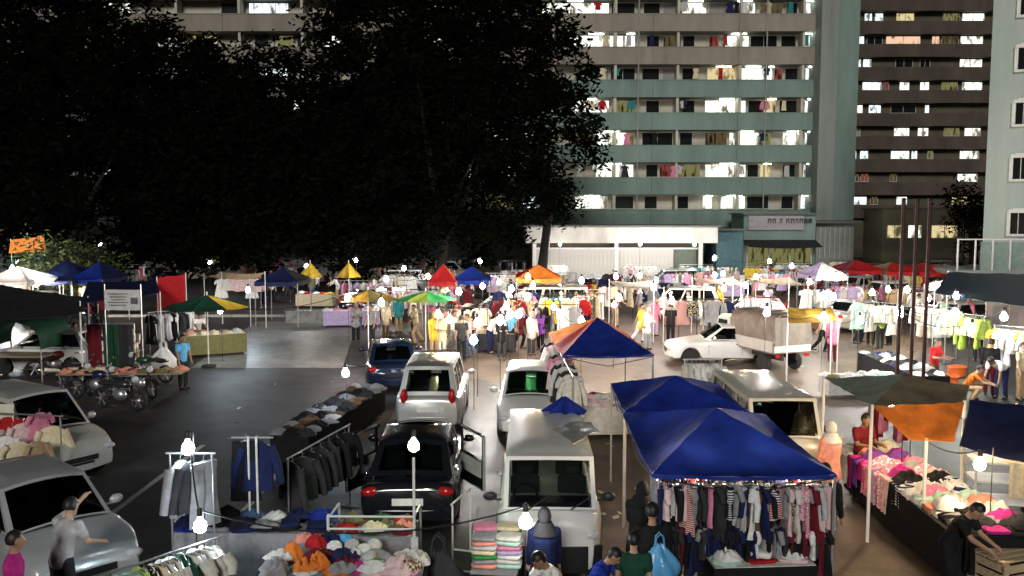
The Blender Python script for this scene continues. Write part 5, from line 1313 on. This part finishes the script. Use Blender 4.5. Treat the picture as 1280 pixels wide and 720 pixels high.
# dark steel poles
for i, px in enumerate((1128,1145,1161)):
    p = at_y(px, 300, 23.0); z = at_y(px, 250, 23.0).z
    t = thing('steel_pole', 'tall dark red pole behind the patchwork canopy, '+('nearest the lorry','between two like it','nearest the partition')[i], 'pole', (p.x,23.0,0), 0, 'three steel poles')
    g = MB(); g.tube([(0,0,0),(0,0,z)], .05, 10); g.build('shaft', mat('oxide_red', (.05,.014,.012), .6, var=.3), t, 60)
    g = MB(); g.lathe([(.14,0),(.14,.03),(.06,.05)], 12); g.build('base_plate', DARKM, t)
    g = MB(); g.lathe([(.06,z),(.065,z+.03),(.02,z+.06)], 10); g.build('finial', DARKM, t)
# big navy roof and pink partition
tarp('wide dark blue sheet roof over the right-hand stalls', [at_z(1168,366,2.45), at_z(1320,388,2.45), at_z(1330,342,3.0), at_z(1185,340,3.0)], .10, mat('tarp_petrol', (.014,.032,.06), .5, var=.2, bump=.3), poles=(0,1,2,3))
q0, q1 = at_y(1230,432,33), at_y(1310,432,33); t = thing('partition', 'pinkish grey boarded partition under the dark blue roof', 'partition', (q0.x,33,0))
n = 8; w = (q1.x-q0.x)/n; PK = mat('board_pink', (.42,.34,.33), .75, var=.15)
for i in range(n): g = MB(); g.boxm((i*w+.01,0,.05),((i+1)*w-.01,.04+.01*(i%2),2.1)); g.build('board', PK, t)
g = MB(); g.boxm((.25,-.03,.9),(.75,-.004,1.9)); g.build('poster', mat('poster_grey', (.3,.28,.27), .7), t)
# racks of pale clothes beyond the poles
for k, (x0, x1, y, cols) in enumerate(((1065,1120,432,['white','offwhite','mint','lightgrey']),(1140,1195,440,['white','offwhite','cream','mint']),(1180,1228,455,['white','cream','lime','offwhite']),(1240,1300,480,['cream','white','yellow','tan']))):
    q0, q1 = at_z(x0,y), at_z(x1,y+8)
    if q1.y > 60: continue
    rack('rail %s beyond the three dark poles' % ('of mint and grey clothes','of white and cream clothes','of lime and cream clothes','of yellow and tan clothes')[k], q0, q1, 1.9)
    rack_clothes(q0, q1, 1.9, 16, cols, ['dress','longsleeve','tshirt'], '{c} {k} on the rail number-%s row beyond the dark poles' % ('first','second','third','fourth')[k] if False else '{c} {k} on the pale rails beyond the dark poles', 'clothes beyond the dark poles', jitter=.6)
for px, py, pose, f, s, tr, lab, kw in (
  (1088,432,'stand',160,'green','black','person in green shirt beyond the three poles',{}), (1100,436,'stand',190,'lime','charcoal','person in lime shirt beyond the three poles',{}),
  (1112,432,'browse',200,'grey','black','person in grey leaning at the pale clothes',{}), (1076,428,'walk',100,'teal','navy','person in teal walking beyond the poles',{}),
  (1166,492,'hold',30,'red','brown','person in red shirt seated near the orange crates',{}), (1206,500,'squat',60,'orange','tan','person in orange shirt crouching behind the patchwork canopy',{}),
  (1236,494,'stand',150,'black','maroon','person in black standing behind the man in white and navy',{'long':True}), (1252,498,'bend',-60,'white','navy','man in white and navy bending over behind the canopy',{}),
  (1275,500,'stand',20,'cream','tan','person in cream at the right edge',{}), (1222,452,'reach',170,'white','charcoal','person in white reaching up at the partition',{}),
  (1040,452,'stand',170,'pink','maroon','woman in pink beside the canvas lorry',{'scarf':'pink'}), (1028,440,'walk',60,'white','black','person in white beside the yellow sheet',{}),
  (1145,410,'walk',80,'white','navy','person in white and navy under the red roofs',{}), (1180,418,'stand',0,'mint','black','person in mint behind the pale rails',{})):
    who(lab, pose, px, py, f, s, tr, **kw)
g = MB(); g.lathe([(.20,0),(.26,.02),(.29,.30),(.31,.32),(.29,.34),(.27,.06)], 16); BUCK = g.mesh('bucket', 50)
for px, py in ((1196,470),(1186,482)):
    p = at_z(px,py); tag(add('tub', BUCK, mat('orange_plastic', (.7,.14,.03), .4), None, p), 'orange plastic tub on the ground behind the patchwork canopy', 'tub', 'orange tubs')
tarp('yellow sheet roof beside the canvas lorry', [at_z(985,404,2.0), at_z(1048,400,2.0), at_z(1040,384,2.3), at_z(985,384,2.3)], .1, tarpm('mustard'), poles=(0,1,2,3))
q0, q1 = at_y(856,450,20.4), at_y(902,450,20.5); rack('rail of long white garments beside the canvas lorry', q0, q1, 1.95, WHITEMETAL)
rack_clothes(q0, q1, 1.95, 8, ['white','white','offwhite'], ['dress','longsleeve'], '{c} {k} hanging beside the canvas lorry', 'white clothes beside the lorry', jitter=.5, scale=1.15)
p = at_z(893,462,.5); tag(add('folded_garment', HM[2], cloth('salmon'), None, (p.x,p.y,.0)), 'salmon bundle on the ground before the white sedan', 'bundle').scale = (1.3,1.3,3.4)

q0, q1 = at_z(1092,440,.8), at_z(1165,470,.8); c = mid(q0,q1); L = (q1-q0).length; a = math.atan2((q1-q0).y,(q1-q0).x)
table('long black table of dark clothes behind the three poles', c, L, 1.0, .8, a, 'black', 'black')
goods(c, L, 1.0, .8, a, 26, ['black','charcoal','navy','grey','white'], '{k} {c} garment on the long black table behind the poles', 'dark clothes behind the poles', .9, 1, 1.1)
c = at_z(1075, 470, .6); table('low pale table behind the sage sheet', c, 2.2, .7, .6, .1, 'offwhite', 'lightgrey')
goods(c, 2.2, .7, .6, .1, 12, ['white','mint','lightgrey','olive'], '{k} {c} garment on the low pale table behind the sage sheet', 'clothes on the low pale table', .8, 1)
# ================================================================ centre crowd
CP = [(543,446,'stand',20,'yellow','tan','yellow','woman in yellow headscarf by the green umbrella'), (553,448,'hold',-20,'cream','offwhite','cream','woman in cream headscarf among the centre stalls'),
 (566,440,'walk',70,'white','grey',None,'man in white walking among the centre stalls'), (577,452,'stand',180,'charcoal','black',None,'man in charcoal standing before the silver minivan'),
 (586,446,'walk',-60,'lightgrey','denim',None,'man in light grey and jeans among the centre stalls'), (600,432,'stand',0,'salmon','brown',None,'man in salmon shirt among the centre stalls'),
 (612,442,'browse',60,'white','navy',None,'man in white leaning over a centre stall'), (627,450,'hold',10,'black','charcoal','white','woman in black with white headscarf'),
 (638,440,'stand',150,'skyblue','black',None,'man in pale blue beside the white hatchback'), (650,436,'walk',90,'maroon','black','lilac','woman in maroon with lilac headscarf'),
 (664,444,'stand',30,'palepink','charcoal','palepink','woman in pale pink headscarf near the multicoloured tent'), (676,438,'hold',-40,'purple','black','black','woman in purple with black headscarf'),
 (818,420,'stand',30,'pink','lilac','pink','woman in pink before the cream minivan'), (838,430,'stand',170,'black','black',None,'man all in black before the cream minivan'),
 (828,408,'walk',60,'palepink','maroon','white','woman in pale pink with white headscarf before the cream minivan'), (862,405,'walk',-80,'white','denim',None,'man in white walking past the cream minivan'),
 (898,400,'stand',0,'yellow','tan','yellow','woman in yellow beside the maroon car'), (960,395,'stand',20,'white','navy',None,'man in white beside the maroon car'),
 (985,372,'walk',60,'lilac','black','white','woman in lilac near the dark awning shop'), (1000,376,'hold',0,'black','charcoal',None,'man in black near the dark awning shop'),
 (1015,380,'stand',170,'white','black',None,'man in white and black near the dark awning shop'), (1035,372,'stand',10,'red','navy',None,'man in red near the dark awning shop'),
 (940,372,'browse',80,'white','tan',None,'man in white leaning near the teal kiosk'), (920,365,'stand',20,'palepink','black','offwhite','woman in pale pink near the teal kiosk'),
 (735,402,'browse',90,'tan','brown',None,'man in tan beside the ribbed hall'), (745,392,'stand',-20,'red','navy',None,'boy in red beside the ribbed hall'),
 (445,428,'hold',20,'grey','black','grey','woman in grey under the yellow umbrella'), (465,432,'stand',-30,'lightgrey','charcoal',None,'man in light grey under the yellow umbrella'),
 (482,425,'stand',40,'cream','brown','cream','woman in cream under the yellow umbrella'), (520,430,'walk',-60,'cream','tan',None,'man in cream under the green umbrella'),
 (395,372,'stand',0,'white','navy',None,'man in white by the yellow parasols'), (340,380,'stand',20,'white','black',None,'man in white by the blue far stall'),
 (330,382,'hold',-20,'lightgrey','navy',None,'man in light grey by the blue far stall'), (360,378,'walk',80,'navy','charcoal',None,'man in navy by the yellow parasols'),
 (130,410,'stand',30,'maroon','black',None,'man in maroon behind the dark blinds'), (30,372,'walk',60,'white','grey',None,'man in white at the bright left stalls'), (55,370,'stand',0,'palepink','navy','palepink','woman in pale pink at the bright left stalls')]
for px, py, pose, f, s, tr, sc_, lab in CP: who(lab, pose, px, py, f, s, tr, scarf=sc_)
umbr = [((460,374),2.15,1.15,.36,['olive','mustard'],'olive and mustard umbrella in the centre stalls'), ((532,374),2.15,1.22,.32,['green','green','lime'],'green umbrella in the centre stalls'),
 ((388,346),2.2,.62,.75,['yellow'],'tall yellow parasol half closed by the far stalls'), ((436,346),2.2,.62,.75,['yellow','mustard'],'yellow and mustard parasol half closed by the far stalls')]
for (px, py), h, r, rise, cols, lab in umbr:
    p = at_z(px, py, h); umbrella(lab, (p.x,p.y), r, h, rise, cols, .2)
def far_tent(px0, px1, py, eave, peak, cols, lab, dep=2.8, val=.2):
    a, b = at_z(px0,py,eave), at_z(px1,py,eave); w = (b-a).length
    canopy(lab, mid(a,b)+Vector((0,dep/2,0)), w, dep, eave, peak, 0, cols, val=val)
far_tent(40,90,350,2.3,3.2,['navy','navy'],'navy tent beside the bright left stalls'); far_tent(88,128,349,2.3,3.1,['blue','navy'],'blue and navy tent right of the bright left stalls')
far_tent(645,702,348,2.3,2.9,['orange','red'],'red-orange tent in front of the white hall'); far_tent(-30,34,352,2.4,3.0,['white'],'white tent at the far left')
far_tent(1060,1108,338,2.5,3.0,['red','maroon'],'red tent roof first in the row below the dark block'); far_tent(1108,1150,339,2.5,2.9,['red','tan'],'red and tan tent roof in the row below the dark block')
far_tent(1150,1192,340,2.5,2.9,['red'],'plain red tent roof last in the row below the dark block'); tarp('off-white sheet roof before the dark awning shop', [at_z(945,352,2.3), at_z(1010,356,2.3), at_z(1010,352,2.65)+Vector((0,2.4,0)), at_z(945,352,2.55)+Vector((0,2.4,0))], .25, tarpm('offwhite'), poles=(0,1,2,3), seed=945)
far_tent(1020,1060,345,2.4,3.0,['white','lilac'],'white and lilac tent before the stair tower'); tarp('pale pink sheet roof before the teal kiosk', [at_z(880,352,2.3), at_z(935,356,2.3), at_z(935,352,2.65)+Vector((0,2.4,0)), at_z(880,352,2.55)+Vector((0,2.4,0))], .25, tarpm('palepink'), poles=(0,1,2,3), seed=880)
far_tent(318,372,352,2.2,2.8,['navy','charcoal'],'navy and charcoal tent below the trees'); far_tent(535,570,352,2.2,3.0,['red','orange','yellow','red'],'small red, orange and yellow tent below the trees', 1.6)
tarp('tan sheet roof below the trees', [at_z(255,345,2.3), at_z(312,349,2.3), at_z(312,345,2.65)+Vector((0,2.4,0)), at_z(255,345,2.55)+Vector((0,2.4,0))], .25, tarpm('tan'), poles=(0,1,2,3), seed=255); tarp('off-white and tan sheet roof before the white hall', [at_z(770,356,2.3), at_z(830,360,2.3), at_z(830,356,2.65)+Vector((0,2.4,0)), at_z(770,356,2.55)+Vector((0,2.4,0))], .25, tarpm('offwhite'), poles=(0,1,2,3), seed=770); far_tent(1195,1240,362,2.3,2.7,['white'],'white tent beyond the pale rails')
far_tent(565,612,350,2.2,2.8,['blue','charcoal'],'blue and charcoal tent below the trees')
q = at_y(32,306,50); tarp('orange and yellow banner cloth above the bright left stalls', [(q.x-1,q.y,q.z-.5),(q.x+1.2,q.y,q.z-.4),(q.x+1.0,q.y+.1,q.z+.5),(q.x-.9,q.y+.1,q.z+.3)], 0, cloth('orange'), 8, 6, 'hanging_cloth', poles=(2,3), cat='cloth', wr=.1)
# far stalls: rails and tables of clothes
rn = random.Random(12)
FS = [(20,372),(70,366),(110,366),(170,362),(240,358),(300,362),(345,366),(400,362),(450,358),(500,362),(545,366),(590,372),(625,378),(660,372),(720,372),(780,376),(835,392),(905,372),(950,366),(990,360),(1030,362),(1070,372),(1110,376),(1155,386),(1195,392),(1240,400),(600,402),(645,408),(500,412),(440,408),(720,408),(45,358),(140,352),(205,350),(275,352),(325,345),(365,350),(420,348),(470,350),(520,348),(575,350),(610,345),(640,355),(690,360),(750,358),(800,362),(870,362),(930,356),(965,376),(1010,368),(1050,356),(1085,360),(1130,362),(1170,376),(1215,384),(560,382),(625,395),(680,395),(455,392),(395,384),(300,385),(15,390),(100,388)]
for i, (px, py) in enumerate(FS):
    p = at_z(px, py); a = rn.uniform(-.15,.15); w = rn.uniform(1.6,2.6); cols = rn.choice([['striped_navy','white','printed_pink','offwhite'],['white','offwhite','palepink','cream'],['white','grey','navy','black'],['red','cream','white','yellow'],['white','lilac','pink','offwhite'],['maroon','white','charcoal','tan']])
    d = Vector((math.cos(a),math.sin(a),0))*w/2
    if i % 3 == 2:
        table('far stall table with %s cloth %s' % (CN.get(cols[1],cols[1]), place(px)), p, w, .8, .8, a, cols[0], cols[1], 'far stall tables')
        goods(p, w, .8, .8, a, 7, cols, '{k} {c} garment on a stall table '+place(px), 'garments on far stall tables', .9, 1, 1.3)
    else:
        rack('clothes rail of %s and %s garments %s' % (CN.get(cols[0],cols[0]), CN.get(cols[1],cols[1]), place(px)), p-d, p+d, 1.8, group='far stall rails')
        rack_clothes(p-d, p+d, 1.8, 7, cols, ['dress','longsleeve','tshirt'], '{c} {k} on a rail '+place(px), 'clothes on far stall rails', face=rn.random() < .6, jitter=.3, scale=1.05)
# bulbs of the market
LAMPNOTE = {}
rb_ = random.Random(8)
LP = [(rb_.uniform(a_,b_), rb_.uniform(c_,d_), 2.2+rb_.random()*.3, rb_.choice('wwyyp')) for a_, b_, c_, d_, n_ in ((560,720,350,405,8),(720,1060,340,392,10),(1060,1230,350,400,6),(430,560,345,385,4),(0,130,335,355,3)) for _ in range(n_)]+[(600,326,2.6,'w'),(603,357,2.3,'w'),(633,382,2.2,'w'),(648,392,2.2,'w'),(548,392,2.1,'y'),(562,398,2.0,'y'),(727,350,2.5,'w'),(727,400,2.0,'p'),(893,322,2.8,'w'),(840,375,2.1,'p'),(905,360,2.2,'y'),
 (990,332,2.6,'p'),(1012,352,2.3,'w'),(945,346,2.4,'p'),(962,326,2.7,'p'),(1045,345,2.4,'w'),(15,334,2.5,'c'),(4,346,2.3,'c'),(46,354,2.2,'c'),(72,351,2.2,'w'),(125,305,3.3,'w'),(383,332,2.4,'w'),(262,327,2.4,'w'),(505,335,2.4,'w'),
 (445,325,2.5,'w'),(592,424,2.0,'w'),(1090,365,2.2,'w'),(1125,385,2.1,'g'),(1160,372,2.2,'w'),(1195,390,2.1,'g'),(1215,410,2.2,'w'),(1255,395,2.3,'w'),(770,345,2.5,'p'),(820,350,2.4,'p'),(660,345,2.5,'w'),(1030,395,2.1,'w'),(1075,400,2.0,'w'),(310,362,2.1,'c'),(535,345,2.3,'y'),(700,392,2.3,'p')]
TONE = dict(w='white', c='bluish white', y='warm yellow', g='greenish', p='pinkish')
for px, py, z, c in LP:
    wh = [w for a_, b_, w in PLACES if a_ <= px < b_][0]
    lamp_px(px, py, z, (9000 if (px < 60 or py < 323) else 3500) if py < 440 else 3000, c, size=1.3, label='%s bulb on a %s pole %s' % (TONE[c], 'tall thin' if z > 2.35 else 'thin', wh), group='bulbs over the market')

# more of the crowd, in twos and threes between the stalls
rc = random.Random(41)
SH = ['white','white','black','charcoal','navy','grey','maroon','pink','cream','lightgrey','skyblue','red','olive','lilac','teal','salmon','yellow']
for i in range(46):
    px = rc.choice([rc.uniform(560,700), rc.uniform(700,1060), rc.uniform(1060,1230), rc.uniform(300,560), rc.uniform(0,140)]); py = rc.uniform(362,404)
    if 250 < px < 430: py = rc.uniform(358,378)
    s_, t_ = rc.choice(SH), rc.choice(['black','charcoal','navy','denim','brown','grey','tan']); sc_ = rc.choice([None,None,'white','black','cream','pink','lilac','grey'])
    lab = 'shopper in %s top, %s trousers%s %s' % (CN.get(s_,s_), CN.get(t_,t_), ', %s headscarf' % CN.get(sc_,sc_) if sc_ else '', place(px))
    who(lab, rc.choice(['stand','walk','hold','browse','stand']), px, py, rc.uniform(0,360), s_, t_, scarf=sc_, group='shoppers between the far stalls', scale=rc.uniform(.93,1.06))
# washing on the balconies of the long block
for i in range(34):
    k = rc.randrange(0,7); px = rc.uniform(722,1012); x = fx(px,k)
    c_ = rc.choice(['white','red','navy','lightgrey','pink','charcoal','teal','cream','black'])
    garment(rc.choice(['tshirt','trousers','longsleeve','dress']), c_, (x, FY+.45, pz(k)+1.12), rc.uniform(-.6,.6), '{c} {k} drying on the %s storey balcony of the long block' % ('first','second','third','fourth','fifth','sixth','seventh')[k], 'washing on the balconies', hanger=False, scale=rc.uniform(.9,1.15))
# bulbs added along the front of the white hall to brighten it
for i, px in enumerate((700,800,868)):
    p = at_y(px, 318, 61.5); lamp((p.x, 61.5, 3.3), 9000, 'w', label='added bulb on a tall pole before the ribbed hall wall, %s' % ('by the red-orange tent','by its middle column','by its roller door')[i], size=1.2)
# cars further off
for px, py, k, a, pm, lab in ((300,352,'hatch',178,SILVER,'silver hatchback parked below the trees by the tan sheet'),(170,355,'sedan',4,BLACKP,'black sedan parked below the trees behind the red cloth'),(770,372,'sedan',176,WHITEP,'white sedan between the multicoloured tent and the hall'),(560,352,'mpv',2,WHITEP,'white minivan behind the small red tent'),(1000,362,'hatch',10,SILVER,'silver hatchback before the awning shop'),(1165,352,'mpv',178,BEIGEP,'beige minivan under the red roofs'),(420,352,'hatch',175,MAROONP,'maroon hatchback behind the yellow parasols')):
    p = at_z(px, py); car(lab, k, (p.x, p.y, 0), R(a), pm, detail=1, cat='minivan' if k == 'mpv' else 'car')

# further rails and heaps, too small to pick apart
st = Stuff(); rs = random.Random(77)
PAL = [['striped_red','white','printed_black','cream'],['checked_brown','white','striped_navy','printed_pink'],['white','offwhite','palepink','cream'],['white','grey','navy','black'],['red','cream','white','yellow'],['white','lilac','pink','offwhite'],['maroon','white','charcoal','tan'],['mint','white','lightgrey','teal']]
spots = [(rs.uniform(a_,b_), rs.uniform(c_,d_)) for a_, b_, c_, d_, n_ in ((0,300,350,372,12),(300,470,352,368,8),(430,560,372,408,10),(560,720,366,440,16),(700,800,372,415,8),(800,1060,352,376,14),(860,900,405,425,2),(1040,1230,352,420,20),(960,1040,400,420,3)) for _ in range(n_)]
for px, py in spots:
    p = at_z(px, py); a = rs.uniform(-.3,.3); cols = rs.choice(PAL); w = rs.uniform(1.2,2.0)
    if rs.random() < .6:
        rack('bare-framed rail of mixed clothes %s' % place(px), p-Vector((w/2,0,0)), p+Vector((w/2,0,0)), 1.75, DARKM, 'mixed far rails')
        for i in range(6):
            M = Matrix.Translation((p.x-w/2+w*(i+.5)/6, p.y+rs.uniform(-.05,.05), 1.65)) @ Matrix.Rotation(rs.choice((0,PI/2))+rs.uniform(-.4,.4), 4, 'Z')
            st.put(rs.choice(GM[rs.choice(('tshirt','dress','longsleeve'))]), M, rs.choice(cols))
    else:
        table('small table of heaped clothes %s' % place(px), p, w, .8, .75, a, cols[0], rs.choice(('charcoal','navy','brown','black')), 'small far tables')
        for i in range(9):
            M = Matrix.Translation((p.x+rs.uniform(-.45,.45)*w, p.y+rs.uniform(-.3,.3), .755)) @ Matrix.Rotation(rs.uniform(0,6), 4, 'Z') @ Matrix.Diagonal((1.2,1.2,1.6,1))
            st.put(rs.choice(HM), M, rs.choice(cols))
st.build('far_clothes', 'mixed clothes hung and heaped on the further stalls', 'clothes')
for i in range(40):
    px, py = rc.choice([(rc.uniform(560,700),rc.uniform(385,442)), (rc.uniform(700,860),rc.uniform(380,430)), (rc.uniform(1050,1230),rc.uniform(385,430)), (rc.uniform(430,560),rc.uniform(385,425)), (rc.uniform(880,1050),rc.uniform(358,384))])
    s_, t_ = rc.choice(SH), rc.choice(['black','charcoal','navy','denim','brown','grey','tan']); sc_ = rc.choice([None,None,'white','black','cream','pink','lilac','grey'])
    lab = 'visitor in %s top, %s trousers%s %s' % (CN.get(s_,s_), CN.get(t_,t_), ', %s headscarf' % CN.get(sc_,sc_) if sc_ else '', place(px))
    who(lab, rc.choice(['stand','walk','hold','browse','stand']), px, py, rc.uniform(0,360), s_, t_, scarf=sc_, group='visitors in the market crowd', scale=rc.uniform(.9,1.06))
for px, py, k, a, pm, lab in ((1120,382,'hatch',15,WHITEP,'white hatchback among the pale clothes rails'),(1085,362,'mpv',10,SILVER,'silver minivan behind the pale clothes rails'),(665,400,'hatch',170,SILVER,'silver hatchback behind the multicoloured tent'),(470,398,'hatch',5,BLACKP,'black hatchback behind the olive umbrella'),(40,398,'sedan',178,SILVER,'silver sedan under the charcoal tarpaulin')):
    p = at_z(px, py); car(lab, k, (p.x, p.y, 0), R(a), pm, detail=1, cat='minivan' if k == 'mpv' else 'car')
# drooping cables between neighbouring lamp poles
CABM = mat('cable', (.015,.015,.015), .6); far_l = [p for p, po in LAMPS if po]; done = set()
for i, p in enumerate(far_l):
    ds = sorted((q-p).length for q in far_l if q is not p)
    for j, q in enumerate(far_l):
        d = (q-p).length
        if i != j and d == ds[0] and d < 9 and (min(i,j),max(i,j)) not in done:
            done.add((min(i,j),max(i,j))); m_ = (p+q)/2; g = MB()
            g.tube([p.lerp(q,k/10)+Vector((0,.06,.15-.32*4*(k/10)*(1-k/10)))-m_ for k in range(11)], .012, 4)
            o = g.build('power_cable', CABM, loc=m_); pxm = max(-40, min(1290, 640+FPX*m_.x/m_.y)); tag(o, 'black cable drooping between two bulb poles %s' % place(pxm), 'cable', 'cables between the bulbs')
# litter on the tarmac
lt = Stuff(); rl_ = random.Random(5)
g = MB(); g.grid(lambda u, v: Vector(((u-.5)*.14, (v-.5)*.10, .012+.02*noise.noise(Vector((u*3,v*3,1))))), 4, 3); SCR = g.mesh('scrap', 60)
for i in range(110):
    px, py = rl_.uniform(60,1200), rl_.uniform(455,715); p = at_z(px, py)
    M = Matrix.Translation((p.x,p.y,.012)) @ Matrix.Rotation(rl_.uniform(0,6),4,'Z') @ Matrix.Rotation(rl_.uniform(-.3,.3),4,'X') @ Matrix.Diagonal((rl_.uniform(.4,1.3),rl_.uniform(.4,1.2),1,1))
    lt.put(SCR, M, rl_.choice(['offwhite','lightgrey','tan','grey','cream','brown']))
lt.build('litter', 'paper scraps and leaves scattered on the tarmac', 'litter')
